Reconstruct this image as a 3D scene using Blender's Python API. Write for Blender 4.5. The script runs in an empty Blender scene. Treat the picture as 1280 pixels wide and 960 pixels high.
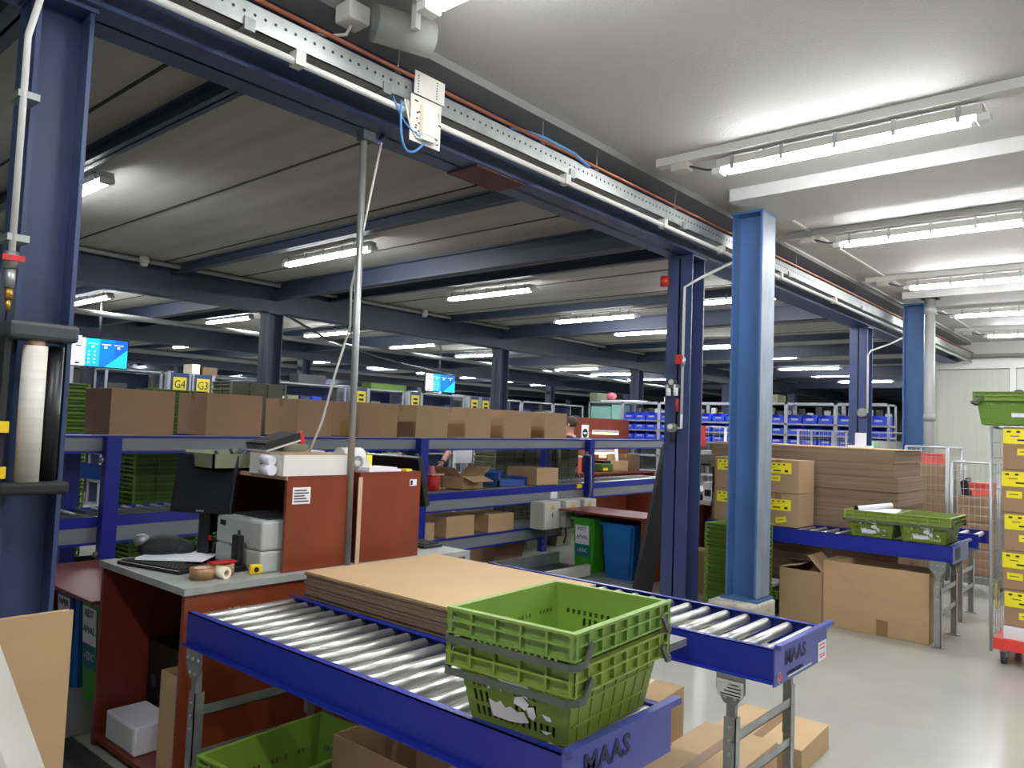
import bpy, bmesh, math, random
from mathutils import Vector, Matrix, Euler
random.seed(7)
C = bpy.context.scene.collection
PI = math.pi

# ------------------------------------------------------------------ materials
def lin(h):
    h = h.lstrip('#'); o = []
    for i in (0, 2, 4):
        c = int(h[i:i+2], 16) / 255
        o.append(c / 12.92 if c <= .04045 else ((c + .055) / 1.055) ** 2.4)
    return (*o, 1)

def mat(name, col, rough=.6, metal=0, var=.12, scale=6, bump=0, bscale=40, stretch=None, emit=0, spec=.5):
    m = bpy.data.materials.new(name); m.use_nodes = True
    nt = m.node_tree; b = nt.nodes['Principled BSDF']
    c = lin(col)
    b.inputs['Roughness'].default_value = rough
    b.inputs['Metallic'].default_value = metal
    b.inputs['Specular IOR Level'].default_value = spec
    tc = nt.nodes.new('ShaderNodeTexCoord')
    src = tc.outputs['Object']
    if stretch:
        mp = nt.nodes.new('ShaderNodeMapping'); mp.inputs['Scale'].default_value = stretch
        nt.links.new(src, mp.inputs['Vector']); src = mp.outputs['Vector']
    n = nt.nodes.new('ShaderNodeTexNoise'); n.inputs['Scale'].default_value = scale; n.inputs['Detail'].default_value = 4
    nt.links.new(src, n.inputs['Vector'])
    r = nt.nodes.new('ShaderNodeValToRGB')
    r.color_ramp.elements[0].position = .3; r.color_ramp.elements[1].position = .7
    r.color_ramp.elements[0].color = tuple(x * (1 - var) for x in c[:3]) + (1,)
    r.color_ramp.elements[1].color = tuple(min(1, x * (1 + var)) for x in c[:3]) + (1,)
    nt.links.new(n.outputs['Fac'], r.inputs['Fac'])
    nt.links.new(r.outputs['Color'], b.inputs['Base Color'])
    if bump:
        n2 = nt.nodes.new('ShaderNodeTexNoise'); n2.inputs['Scale'].default_value = bscale; n2.inputs['Detail'].default_value = 2
        nt.links.new(src, n2.inputs['Vector'])
        bp = nt.nodes.new('ShaderNodeBump'); bp.inputs['Strength'].default_value = bump; bp.inputs['Distance'].default_value = .01
        nt.links.new(n2.outputs['Fac'], bp.inputs['Height']); nt.links.new(bp.outputs['Normal'], b.inputs['Normal'])
    if emit:
        b.inputs['Emission Color'].default_value = c; b.inputs['Emission Strength'].default_value = emit
    return m

M = {}
def dm(k, *a, **kw): M[k] = mat(k, *a, **kw)
dm('floor', '#a9a8a0', .2, var=.09, scale=1.3, bump=.03, bscale=9)
dm('concrete', '#9d9c96', .85, var=.16, scale=1.1, bump=.12, bscale=30, stretch=(3, .35, 1))
dm('whiteceil', '#bfbebd', .7, var=.03, scale=2, bump=.35, bscale=55)
dm('whitewall', '#cdcec6', .6, var=.03, scale=2)
dm('paneldoor', '#bcbdb2', .5, var=.04, scale=3, stretch=(1, 14, .3))
dm('farwall', '#a9abac', .8, var=.05)
dm('navy', '#38466b', .38, var=.08, scale=3)
dm('navyhall', '#3c4458', .5, var=.08, scale=3)
dm('steelblue', '#456796', .38, var=.13, scale=4, stretch=(1, 1, .4))
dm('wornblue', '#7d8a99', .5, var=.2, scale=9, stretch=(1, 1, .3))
dm('cblue', '#1a2a8e', .33, var=.06, scale=3)
dm('cblue2', '#3c489b', .3, var=.06, scale=3)
dm('beltblue', '#2e55a5', .45)
dm('shelfgrey', '#7c8186', .45, var=.05, scale=2)
dm('roller', '#c4c5c1', .36, metal=.85, var=.05, scale=8)
dm('galv', '#a7aaa8', .42, metal=.75, var=.13, scale=12)
dm('galv2', '#8d918f', .5, metal=.55, var=.13, scale=12)
dm('wire', '#b4b8ba', .4, metal=.6, var=.06)
dm('white', '#d9d9d4', .5, var=.04)
dm('paper', '#e9e8ee', .7, var=.03)
dm('offwhite', '#c9c8bf', .55, var=.05)
dm('cream', '#e5e0c6', .6, var=.04)
dm('copper', '#9c6248', .4, metal=.6)
dm('green', '#6f9030', .45, var=.08, scale=5)
dm('green2', '#62842c', .48, var=.1, scale=5)
dm('olivecrate', '#708329', .48, var=.08, scale=5)
dm('oliverim', '#84983f', .45, var=.08, scale=5)
dm('greenpale', '#7b9c4a', .45, var=.08, scale=5)
dm('greendark', '#4a6a24', .5, var=.12, scale=5)
dm('greygreen', '#7d8269', .6, var=.1, scale=5)
dm('bail', '#53584f', .55, var=.1)
dm('card', '#b69870', .8, var=.05, scale=3, stretch=(1, 1, 3))
dm('card2', '#a48767', .8, var=.05, scale=3)
dm('card3', '#9c7d60', .8, var=.06, scale=3)
dm('cardtop', '#c0a27a', .75, var=.05, scale=4)
dm('cardin', '#6e5842', .85, var=.06, scale=3)
dm('tape', '#8f6f4a', .35, var=.08)
dm('tapewhite', '#cfc0a4', .4, var=.15, scale=20)
dm('stackedge', '#86715a', .9, var=.22, scale=1.2, stretch=(.6, .6, 60))
dm('stackside', '#b29a7c', .9, var=.3, scale=1.2, stretch=(.6, .6, 60))
dm('wood', '#7a371c', .35, var=.12, scale=3, stretch=(2, 2, .5))
dm('wood2', '#743022', .35, var=.12, scale=3, stretch=(2, 2, .5))
dm('woodedge', '#caa98c', .6)
dm('laminate', '#9a9c98', .45, var=.14, scale=7)
dm('black', '#141518', .4, var=.1)
dm('blackmat', '#1c1d1f', .75, var=.1)
dm('screenoff', '#181a1e', .18, var=.05)
dm('printer', '#b9bcba', .45, var=.03)
dm('darkgrey', '#3c3f42', .5, var=.1)
dm('yellow', '#f2e21e', .55, var=.04)
dm('yellow2', '#e3c213', .5, var=.05)
dm('signyellow', '#cfc23a', .6)
dm('red', '#c02a26', .5, var=.06)
dm('redplastic', '#e2433a', .4, var=.05)
dm('coral', '#e8645a', .5, var=.05)
dm('bingreen', '#3f9a26', .4, var=.06)
dm('binblue', '#1467ad', .4, var=.06)
dm('teallabel', '#11727e', .5, var=.04)
dm('teal', '#86b8ac', .6, var=.06)
dm('darkteal', '#20363d', .6, var=.06)
dm('tub', '#2540c8', .4, var=.06)
dm('dkblue', '#2c3c66', .5, var=.08)
dm('rackgrey', '#9da3ab', .45, metal=.3, var=.06)
dm('block', '#b0ab9c', .95, var=.25, scale=14, bump=.6, bscale=40)
dm('mat', '#3b3d3d', .9, var=.25, scale=30, bump=.5, bscale=90)
dm('skin', '#c59078', .55, var=.05)
dm('hair', '#4a3a2e', .8, var=.2, scale=60)
dm('shirtblack', '#17191d', .8, var=.1)
dm('shirtteal', '#1f4a52', .8, var=.1)
dm('trousers', '#23283a', .85, var=.1)
dm('brass', '#b08a45', .35, metal=.8)
dm('bluewire', '#3d76ad', .5)
dm('pink', '#e07a90', .6)
dm('pipegrey', '#8d8e8c', .5, var=.05)
dm('cable', '#c9c8c0', .5)
dm('ink', '#15161a', .6)
dm('inkblue', '#10154a', .5)
dm('foil', '#e6e3dc', .45, var=.05, bump=.5, bscale=12)
M['tube'] = mat('tube', '#fbfdff', emit=98)
M['glass'] = mat('glass', '#e8ecea', .15, var=.02)
M['lampred'] = mat('lampred', '#ff3a4a', emit=2.5)
M['lampgreen'] = mat('lampgreen', '#30e080', emit=1.5)
for k, h, e in (('sc_white', '#dfe4f7', 1.0), ('sc_cyan', '#1fb0e8', 1.0), ('sc_blue', '#0f78d8', 1.0), ('sc_blue2', '#1562cf', 1.0), ('sc_teal', '#22c4e6', 1.0), ('sc_txt', '#eafcff', 1.0)):
    M[k] = mat(k, h, .4, var=0, emit=e)

# ------------------------------------------------------------------ mesh builder
class MB:
    def __init__(s): s.b = bmesh.new()
    def box(s, x0, x1, y0, y1, z0, z1, mtx=None, bevel=0):
        vs = [Vector((x, y, z)) for x in (x0, x1) for y in (y0, y1) for z in (z0, z1)]
        if mtx: vs = [mtx @ v for v in vs]
        v = [s.b.verts.new(p) for p in vs]
        fs = [s.b.faces.new([v[i] for i in f]) for f in ((0, 1, 3, 2), (4, 6, 7, 5), (0, 4, 5, 1), (2, 3, 7, 6), (0, 2, 6, 4), (1, 5, 7, 3))]
        if bevel:
            es = list({e for f in fs for e in f.edges})
            bmesh.ops.bevel(s.b, geom=es, offset=bevel, segments=2, affect='EDGES', profile=.5)
        return s
    def quad(s, *p):
        s.b.faces.new([s.b.verts.new(Vector(q)) for q in p]); return s
    def hexa(s, bot, top):
        v = [s.b.verts.new(Vector(p)) for p in bot + top]
        for f in ((3, 2, 1, 0), (4, 5, 6, 7), (0, 1, 5, 4), (1, 2, 6, 5), (2, 3, 7, 6), (3, 0, 4, 7)): s.b.faces.new([v[i] for i in f])
        return s
    def cyl(s, p0, p1, r0, r1=None, n=14, caps=True):
        r1 = r0 if r1 is None else r1
        p0, p1 = Vector(p0), Vector(p1); d = (p1 - p0).normalized()
        u = d.orthogonal().normalized(); w = d.cross(u)
        a = []; c = []
        for i in range(n):
            t = 2 * PI * i / n; o = u * math.cos(t) + w * math.sin(t)
            a.append(s.b.verts.new(p0 + o * r0)); c.append(s.b.verts.new(p1 + o * r1))
        for i in range(n):
            j = (i + 1) % n; f = s.b.faces.new([a[i], a[j], c[j], c[i]]); f.smooth = True
        if caps: s.b.faces.new(a[::-1]); s.b.faces.new(c)
        return s
    def tube(s, pts, r, n=8):
        pts = [Vector(p) for p in pts]; rings = []; prev = None
        for i, p in enumerate(pts):
            d = (pts[min(i + 1, len(pts) - 1)] - pts[max(i - 1, 0)]).normalized()
            u = (prev - d * prev.dot(d)).normalized() if prev and (prev - d * prev.dot(d)).length > 1e-4 else d.orthogonal().normalized()
            prev = u; w = d.cross(u)
            rings.append([s.b.verts.new(p + (u * math.cos(2 * PI * k / n) + w * math.sin(2 * PI * k / n)) * r) for k in range(n)])
        for a, c in zip(rings, rings[1:]):
            for k in range(n):
                f = s.b.faces.new([a[k], a[(k + 1) % n], c[(k + 1) % n], c[k]]); f.smooth = True
        s.b.faces.new(rings[0][::-1]); s.b.faces.new(rings[-1]); return s
    def prism(s, pts, vec):
        v0 = [s.b.verts.new(Vector(p)) for p in pts]; v1 = [s.b.verts.new(Vector(p) + Vector(vec)) for p in pts]
        s.b.faces.new(v0[::-1]); s.b.faces.new(v1)
        for i in range(len(pts)):
            j = (i + 1) % len(pts); s.b.faces.new([v0[i], v0[j], v1[j], v1[i]])
        return s
    def ring(s, c, axis, r0, r1, h, n=24):
        # hollow cylinder along axis from c
        c = Vector(c); d = Vector(axis).normalized(); u = d.orthogonal().normalized(); w = d.cross(u)
        R = []
        for rr, hh in ((r1, 0), (r1, h), (r0, h), (r0, 0)):
            R.append([s.b.verts.new(c + d * hh + (u * math.cos(2 * PI * k / n) + w * math.sin(2 * PI * k / n)) * rr) for k in range(n)])
        for a in range(4):
            A, B = R[a], R[(a + 1) % 4]
            for k in range(n):
                f = s.b.faces.new([A[k], A[(k + 1) % n], B[(k + 1) % n], B[k]]); f.smooth = a in (0, 2)
        return s
    def ball(s, c, r, sc=(1, 1, 1), seg=12):
        m = Matrix.Translation(c) @ Matrix.Diagonal((*[r * k for k in sc], 1))
        n0 = len(s.b.faces)
        bmesh.ops.create_uvsphere(s.b, u_segments=seg, v_segments=max(6, seg // 2 + 2), radius=1, matrix=m)
        s.b.faces.ensure_lookup_table()
        for f in s.b.faces[n0:]: f.smooth = True
        return s
    def build(s, name, m, parent=None, solid=0, offset=-1):
        bmesh.ops.recalc_face_normals(s.b, faces=s.b.faces[:])
        me = bpy.data.meshes.new(name); s.b.to_mesh(me); s.b.free()
        me.materials.append(M[m] if isinstance(m, str) else m)
        o = bpy.data.objects.new(name, me); C.objects.link(o)
        if parent: o.parent = parent
        if solid:
            sm = o.modifiers.new('thick', 'SOLIDIFY'); sm.thickness = solid; sm.offset = offset
        return o

def tag(o, label, cat, group=None, kind=None):
    if label: o['label'] = label
    if cat: o['category'] = cat
    if group: o['group'] = group
    if kind: o['kind'] = kind
    return o
def thing(name, label, cat, loc=(0, 0, 0), rz=0, group=None):
    o = bpy.data.objects.new(name, None); C.objects.link(o)
    o.empty_display_size = .05; o.location = loc; o.rotation_euler = (0, 0, rz)
    return tag(o, label, cat, group)
def struct(name, mb, m, label=None, **k):
    o = mb.build(name, m, None, **k); o['kind'] = 'structure'
    if label: o['label'] = label
    return o
def dup(root, loc, rz=None, label=None, group=None):
    r = root.copy(); C.objects.link(r); r.location = loc
    if rz is not None: r.rotation_euler = (0, 0, rz) if not isinstance(rz, tuple) else rz
    if label: r['label'] = label
    if group: r['group'] = group
    for ch in list(root.children):
        c = ch.copy(); C.objects.link(c); c.parent = r
        for g in list(ch.children):
            d = g.copy(); C.objects.link(d); d.parent = c
    return r
FX = Matrix(((0, 0, -1), (-1, 0, 0), (0, 1, 0)))     # text facing -X
FY = Matrix(((1, 0, 0), (0, 0, -1), (0, 1, 0)))      # text facing -Y
def text(s, size, loc, face, m, parent, name='lettering', sx=1, tilt=0, bold=0):
    cu = bpy.data.curves.new(name, 'FONT'); cu.body = s; cu.size = size; cu.extrude = .0006
    cu.align_x = 'CENTER'; cu.align_y = 'CENTER'; cu.resolution_u = 2; cu.offset = bold * size
    tmp = bpy.data.objects.new('t', cu)
    me = bpy.data.meshes.new_from_object(tmp)
    bpy.data.objects.remove(tmp)
    mm = Matrix.Translation(loc) @ (face.to_4x4()) @ Matrix.Rotation(tilt, 4, 'Z') @ Matrix.Diagonal((sx, 1, 1, 1))
    me.transform(mm); me.materials.append(M[m])
    o = bpy.data.objects.new(name, me); C.objects.link(o)
    if parent: o.parent = parent
    return o
ORD = ['top', 'second', 'third', 'fourth', 'fifth', 'sixth', 'seventh', 'eighth', 'ninth', 'tenth', 'eleventh', 'twelfth', 'thirteenth', 'fourteenth', 'fifteenth', 'sixteenth']

# ------------------------------------------------------------------ camera
cam = bpy.data.cameras.new('camera'); co = bpy.data.objects.new('camera', cam); C.objects.link(co)
cam.sensor_width = 36; cam.lens = 961 / 1280 * 36; cam.clip_end = 200; cam.clip_start = .05
Rm = ((0.6521116, 0.06835387, 0.75503524), (-0.75720357, 0.00969054, 0.65310707), (0.0373257, -0.99761407, 0.0580771))
mw = Matrix([[r[0], -r[1], -r[2], 0] for r in Rm] + [[0, 0, 0, 1]])
mw.translation = (0, 0, 1.6)
co.matrix_world = mw
bpy.context.scene.camera = co
vs = bpy.context.scene.view_settings
vs.view_transform = 'Standard'; vs.look = 'None'; vs.gamma = 1; vs.use_curve_mapping = False; vs.exposure = 0
w = bpy.data.worlds.new('world'); bpy.context.scene.world = w; w.use_nodes = True
w.node_tree.nodes['Background'].inputs[0].default_value = (.5, .55, .6, 1); w.node_tree.nodes['Background'].inputs[1].default_value = .05

# ------------------------------------------------------------------ room shell
struct('floor', MB().box(-6, 48, -8, 36, -.1, 0), 'floor')
struct('ceiling', MB().box(-6, 48, 3.35, 36, 3.6, 3.75), 'concrete', 'dark grey concrete slab ceiling over the hall behind the conveyors')
struct('ceiling.001', MB().box(-6, 17.2, -8, 3.349, 3.6, 3.75), 'whiteceil', 'white painted textured ceiling over the near aisle')
struct('wall_back', MB().box(-6, 48, 36, 36.2, 0, 3.75), 'farwall')
struct('wall_left', MB().box(-6.2, -6, -8, 36, 0, 3.75), 'farwall')
struct('wall_front', MB().box(-6, 17.2, -8.2, -8, 0, 3.75), 'whitewall')
struct('wall_far', MB().box(48, 48.2, -8, 36, 0, 3.75), 'farwall')
struct('wall_right', MB().box(17, 17.2, -8, 3.9, 0, 3.6), 'whitewall', 'white end wall with recessed panels')
struct('wall_right.001', MB().box(17.2, 48, 3.6, 3.8, 0, 3.6), 'whitewall')
# recess doors of end wall
struct('trim_1', MB().box(16.9, 17, -3, 3.9, 3.08, 3.22), 'white')
d = struct('door_1', MB().box(16.93, 16.995, 2.35, 3.55, 0, 3.06), 'paneldoor', 'pale ribbed panel door in the white end wall')
m_ = MB()
m_.box(16.9, 16.995, 2.24, 2.34, 0, 3.08); m_.box(16.9, 16.995, 1.42, 1.52, 0, 3.3)
struct('trim_2', m_, 'white')
struct('door_2', MB().box(16.95, 16.995, -.6, 1.4, 0, 3.0), 'paneldoor', 'second pale panel door at the right of the end wall')
t = thing('drain_pipe', 'thin grey pipe running down the white end wall', 'pipe', (16.85, 1.62, 0))
MB().tube([(0, 1.9, 3.32), (0, .05, 3.32), (0, 0, 3.27), (0, 0, 0)], .035).build('pipe', 'pipegrey', t)
for z in (1.0, 2.4): MB().box(-.05, .1, -.05, .05, z, z + .04).build('bracket', 'galv2', t)

# ceiling seams (dark joints between the slabs) and white seams on the near ceiling
for i, x in enumerate((.7, 1.9, 3.33, 4.5, 5.6, 7.0, 8.2, 9.4, 10.6, 11.9, 13.1, 14.3, 15.5, 16.7)):
    struct('trim_%d' % (10 + i), MB().box(x - .011, x + .011, 3.6, 35.9, 3.594, 3.6), 'blackmat')
for i, (x0, x1, y) in enumerate(((6.3, 9.9, 2.63), (7.6, 10, 3.0), (9.9, 16.9, 2.62), (10, 16.9, 2.95))):
    struct('trim_%d' % (40 + i), MB().box(x0, x1, y - .012, y + .012, 3.585, 3.6), 'white')
# white dropped soffit above the front columns
struct('trim_50', MB().box(5.75, 6.55, -8, 2.72, 3.5, 3.6), 'whiteceil', 'white boxed ceiling beam above the bright blue column')
struct('trim_51', MB().box(10.95, 11.75, -8, 2.72, 3.5, 3.6), 'whiteceil', 'white boxed ceiling beam above the far blue column')

# ------------------------------------------------------------------ steel frame
def hbeam_x(name, x0, x1, y, zb, zt, hw, m, label):
    b = MB(); tf = .022
    b.box(x0, x1, y - hw, y + hw, zb, zb + tf); b.box(x0, x1, y - hw, y + hw, zt - tf, zt); b.box(x0, x1, y - .008, y + .008, zb, zt)
    return struct(name, b, m, label)
def hbeam_y(name, y0, y1, x, zb, zt, hw, m, label):
    b = MB(); tf = .018
    b.box(x - hw, x + hw, y0, y1, zb, zb + tf); b.box(x - hw, x + hw, y0, y1, zt - tf, zt); b.box(x - .007, x + .007, y0, y1, zb, zt)
    return struct(name, b, m, label)
def column(x, y, zt, m, label, rot=0, h=.12, z0=0):
    b = MB(); t = .016
    def bx(x0, x1, y0, y1, za, zc):
        if rot: b.box(x + y0, x + y1, y + x0, y + x1, za, zc)
        else: b.box(x + x0, x + x1, y + y0, y + y1, za, zc)
    bx(-h, -h + t, -h, h, z0, zt); bx(h - t, h, -h, h, z0, zt); bx(-h, h, -.007, .007, z0, zt)
    bx(-h - .03, h + .03, -h - .03, h + .03, z0, z0 + .02); bx(-h - .01, h + .01, -h - .01, h + .01, zt - .02, zt)
    return struct('steel_column', b, m, label)
hbeam_x('main_beam', -6, 17, 3.33, 3.2, 3.6, .14, 'navy', 'navy steel main beam carrying the perforated cable trunking')
hbeam_x('steel_beam', -6, 48, 10.1, 3.17, 3.6, .14, 'navyhall', 'navy steel beam across the middle of the dark hall')
hbeam_x('steel_beam', -6, 48, 16.8, 3.17, 3.6, .14, 'navyhall', 'navy steel beam, second one deep in the dark hall')
hbeam_x('steel_beam', -6, 48, 23.5, 3.17, 3.6, .14, 'navyhall', 'navy steel beam, third one deep in the dark hall')
hbeam_x('steel_beam', -6, 48, 30.2, 3.17, 3.6, .14, 'navyhall', 'navy steel beam nearest the far wall of the hall')
XC = [1.05, 6.2, 11.3, 16.4, 21.5, 26.6, 31.7]
for i, x in enumerate(XC[:3]):
    column(x if i else 1.025, 3.33, 3.2, 'navy', ['navy steel column holding the stretch film dispenser', 'navy steel column with a gauge and air valve', 'navy steel column with a thin air pipe beside the blue bin racks'][i], 0, .12 if i else .1)
for row, y in enumerate((10.1, 16.8, 23.5, 30.2)):
    for x in [-4] + XC:
        column(x, y, 3.17, 'navyhall', None)
for i, x in enumerate(XC):
    hbeam_y('cross_beam', 3.5, 35.9, x, 3.36, 3.6, .065, 'navyhall', None)
for k in range(14):
    x = 2.2 + 2.5 * k
    hbeam_y('roof_purlin', 3.5, 35.9, x, 3.48, 3.6, .045, 'navyhall', None)
c = column(6.21, 2.71, 3.5, 'steelblue', 'bright blue steel column standing on a concrete block', 1, .13, .27)
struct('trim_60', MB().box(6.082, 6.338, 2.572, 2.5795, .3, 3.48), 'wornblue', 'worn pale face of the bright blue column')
b = MB().box(5.92, 6.38, 2.53, 2.92, 0, .27, bevel=.02)
struct('column_footing', b, 'block', 'chipped concrete block under the bright blue column')
column(11.5, 2.68, 3.5, 'steelblue', 'bright blue steel column beside the grey downpipe', 1, .13)
# grey strip between ceiling and main beam
struct('trim_61', MB().box(-6, 17, 2.99, 3.18, 3.55, 3.6), 'pipegrey', 'grey strip between white ceiling and main beam')

# ------------------------------------------------------------------ services along the main beam
t = thing('cable_trunking', 'perforated galvanised cable trunking hung along the navy main beam', 'cable trunking', (0, 0, 0))
b = MB()
b.box(-3, 16.9, 2.95, 2.955, 3.25, 3.36); b.box(-3, 16.9, 2.95, 3.05, 3.25, 3.255); b.box(-3, 16.9, 3.045, 3.05, 3.25, 3.36)
b.build('tray', 'galv', t)
b = MB(); x = .6
while x < 9:
    b.cyl((x, 2.9485, 3.315), (x, 2.952, 3.315), .0075, n=6); x += .05
b.build('perforation', 'ink', t)['kind'] = 'stuff'
for x in (1.6, 2.35, 3.9, 5.4, 7.6, 10): MB().box(x, x + .05, 2.94, 3.06, 3.235, 3.29).build('joint_bracket', 'galv2', t)
x = .3
for x in (1.2, 2.5, 3.7, 4.3, 5.4, 6.7, 8, 10, 12): 
    MB().cyl((x, 3.02, 3.36), (x, 3.02, 3.58), .005, n=6).cyl((x, 3.02, 3.40), (x, 3.02, 3.43), .016, n=8).build('hanger', 'galv', t)
tag(MB().tube([(-3, 2.93, 3.375), (16.9, 2.93, 3.375)], .011).build('copper_pipe', 'copper'), 'thin copper pipe lying along the top of the cable trunking', 'pipe')
t = thing('air_pipe', 'white compressed air pipe clipped below the perforated cable trunking', 'pipe', (0, 2.96, 3.2))
MB().tube([(-3, 0, 0), (16.9, 0, 0)], .016, 10).build('pipe', 'white', t)
for x in (1.85, 2.5, 3.85, 5.1, 6.1, 7.4, 9): MB().box(x, x + .05, -.026, .03, -.02, .045).build('clip', 'offwhite', t)
# drops of air pipe on columns
def airdrop(label, pts, r=.013): 
    t = thing('air_drop_pipe', label, 'pipe'); MB().tube(pts, r).build('pipe', 'white', t); return t
t = airdrop('white air drop pipe with red valve on the film dispenser column', [(.87, 2.96, 3.2), (.88, 3.02, 3.1), (.87, 3.12, 2.95), (.87, 3.12, 2.16)], .012)
for z in (2.72, 2.2): MB().box(.85, .92, 3.11, 3.22, z, z + .025).build('clamp', 'galv', t)
MB().cyl((.87, 3.12, 2.16), (.87, 3.12, 2.1), .022).cyl((.87, 3.12, 2.1), (.87, 3.12, 2.03), .017).build('valve_body', 'galv', t)
MB().box(.835, .905, 3.09, 3.1, 2.125, 2.145).build('valve_handle', 'red', t)
MB().cyl((.87, 3.12, 2.03), (.87, 3.12, 1.99), .014).cyl((.87, 3.12, 1.99), (.87, 3.12, 1.95), .009).build('nozzle', 'brass', t)
t = airdrop('white air drop pipe with red valves running down the gauge column', [(6.5, 2.96, 3.2), (6.3, 2.98, 3.12), (6.06, 3.12, 2.97), (6.04, 3.26, 2.9), (6.04, 3.26, 1.78)])
MB().cyl((6.04, 3.26, 2.28), (6.04, 3.26, 2.2), .025).build('valve_body', 'galv', t)
MB().box(6.0, 6.02, 3.25, 3.31, 2.22, 2.3).build('valve_handle', 'red', t)
MB().cyl((6.03, 3.3, 1.92), (6.03, 3.3, 1.8), .013).build('valve_handle', 'red', t)
t = thing('pressure_gauge', 'round white pressure gauge with filter bowls on navy column', 'gauge', (6.04, 3.34, 2.0))
MB().cyl((0, 0, .06), (-.05, 0, .06), .03).build('dial', 'white', t)
MB().ring((-.02, 0, .06), (-1, 0, 0), .028, .035, .04).build('bezel', 'darkgrey', t)
for y in (-.035, .035): MB().cyl((-.03, y, .04), (-.03, y, -.06), .022).build('filter_bowl', 'glass', t)
MB().box(-.05, .03, -.06, .06, .01, .04).build('manifold', 'galv2', t)
t = thing('air_regulator', 'round metal air regulator low on the gauge column', 'regulator', (6.05, 3.33, 1.66))
MB().cyl((0, 0, 0), (-.07, 0, 0), .04).build('body', 'galv2', t); MB().cyl((-.07, 0, .01), (-.085, 0, .01), .022).build('knob', 'white', t)
MB().cyl((-.03, 0, -.03), (-.03, 0, -.12), .025).build('bowl', 'blackmat', t)
MB().tube([(-.01, -.07, .12), (-.01, -.07, 0), (-.01, -.02, 0)], .012).build('connector', 'white', t)
t = airdrop('white air drop pipe bent down the column beside the blue bin racks', [(12.3, 2.96, 3.2), (11.5, 3.0, 2.98), (11.2, 3.17, 2.86), (11.17, 3.2, 2.8), (11.17, 3.2, 2.0)])
MB().cyl((11.14, 3.25, 2.0), (11.06, 3.25, 2.0), .06).build('regulator', 'galv2', t)
tag(MB().cyl((6.06, 3.47, 2.93), (6.06, 3.47, 3.02), .04).build('alarm_lamp', 'red'), 'small red alarm lamp at the top of the gauge column', 'lamp')
# junction plate with sensor box on trunking
t = thing('network_bracket', 'white perforated plate with a cream box hung on the trunking', 'bracket', (2.6, 2.93, 3.3))
MB().box(-.07, .14, -.012, -.006, -.01, .11).build('plate', 'offwhite', t)
MB().box(-.09, .12, -.014, -.008, -.26, -.02).build('plate', 'offwhite', t)
b = MB()
random.seed(3)
for i in range(26):
    x = random.choice((-.075, -.06, -.04, .085, .1)) + random.uniform(-.01, .01); z = random.uniform(-.24, -.05)
    b.box(x, x + .012, -.0165, -.013, z, z + .006)
for i in range(14): b.box(-.05 + .13 * (i % 2), -.042 + .13 * (i % 2), -.0145, -.011, .0 + i * .007, .004 + i * .007)
b.build('slot', 'ink', t)
MB().box(-.03, .07, -.05, -.014, -.22, -.06, bevel=.006).build('access_box', 'cream', t)
MB().box(-.025, .05, -.045, -.014, -.245, -.22).build('port', 'white', t)
def arc(a, b_, sag, n=14, side=(0, 0, 0)):
    a, b_ = Vector(a), Vector(b_); s = Vector(side)
    return [a.lerp(b_, i / n) + (Vector((0, 0, -sag)) + s) * (4 * (i / n) * (1 - i / n)) for i in range(n + 1)]
tag(MB().tube(arc((2.61, 2.9, 3.06), (2.45, 2.92, 3.22), .16, side=(-.05, 0, 0)), .006).build('network_cable', 'bluewire'), 'blue network cable looping low below the cream box', 'cable')
tag(MB().tube(arc((2.59, 2.9, 3.06), (2.42, 2.95, 3.24), .03, side=(-.02, 0, 0)), .005).build('network_cable', 'bluewire'), 'blue network cable in a short loop left of the cream box', 'cable')
tag(MB().tube(arc((2.58, 2.9, 3.07), (2.48, 2.93, 3.24), .05, side=(.0, 0, -.02)), .006).build('power_cable', 'cable'), 'white cable between the cream box and the air pipe', 'cable')
tag(MB().tube([(3.3, 2.94, 3.37), (3.6, 2.93, 3.395), (3.9, 2.92, 3.385), (4.1, 2.94, 3.36)], .012).build('network_cable', 'bluewire'), 'blue cable bundle lying on the trunking beside the copper pipe', 'cable')
tag(MB().box(3.3, 3.75, 3.2, 3.46, 3.186, 3.2).build('cover_plate', mat('rustplate', '#5c3a38', .7)), 'reddish brown plate under the navy main beam', 'plate')
# ceiling speaker + batten junction near top of the picture
t = thing('ceiling_speaker', 'grey cylindrical speaker mounted under the white ceiling', 'speaker', (2.3, 2.77, 3.47))
MB().cyl((-.12, .05, .0), (.15, -.05, .0), .085, n=32).build('body', 'pipegrey', t)
MB().cyl((-.1235, .0513, 0), (-.119, .0496, 0), .078, n=32).build('grille', 'galv2', t)
MB().box(-.015, .015, -.12, -.09, -.03, .13).build('bracket', 'white', t); MB().box(-.015, .015, .08, .11, -.03, .13).build('bracket', 'white', t)
tag(MB().box(2.07, 2.19, 2.86, 2.98, 3.47, 3.56, bevel=.01).build('junction_box', 'white'), 'white junction box beside the ceiling speaker', 'box')
tag(MB().tube([(2.13, 2.93, 3.475), (2.12, 2.95, 3.43), (2.05, 2.97, 3.40), (1.95, 2.98, 3.37)], .008).build('power_cable', 'cable'), 'pale cable from the junction box to the trunking', 'cable')

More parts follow.
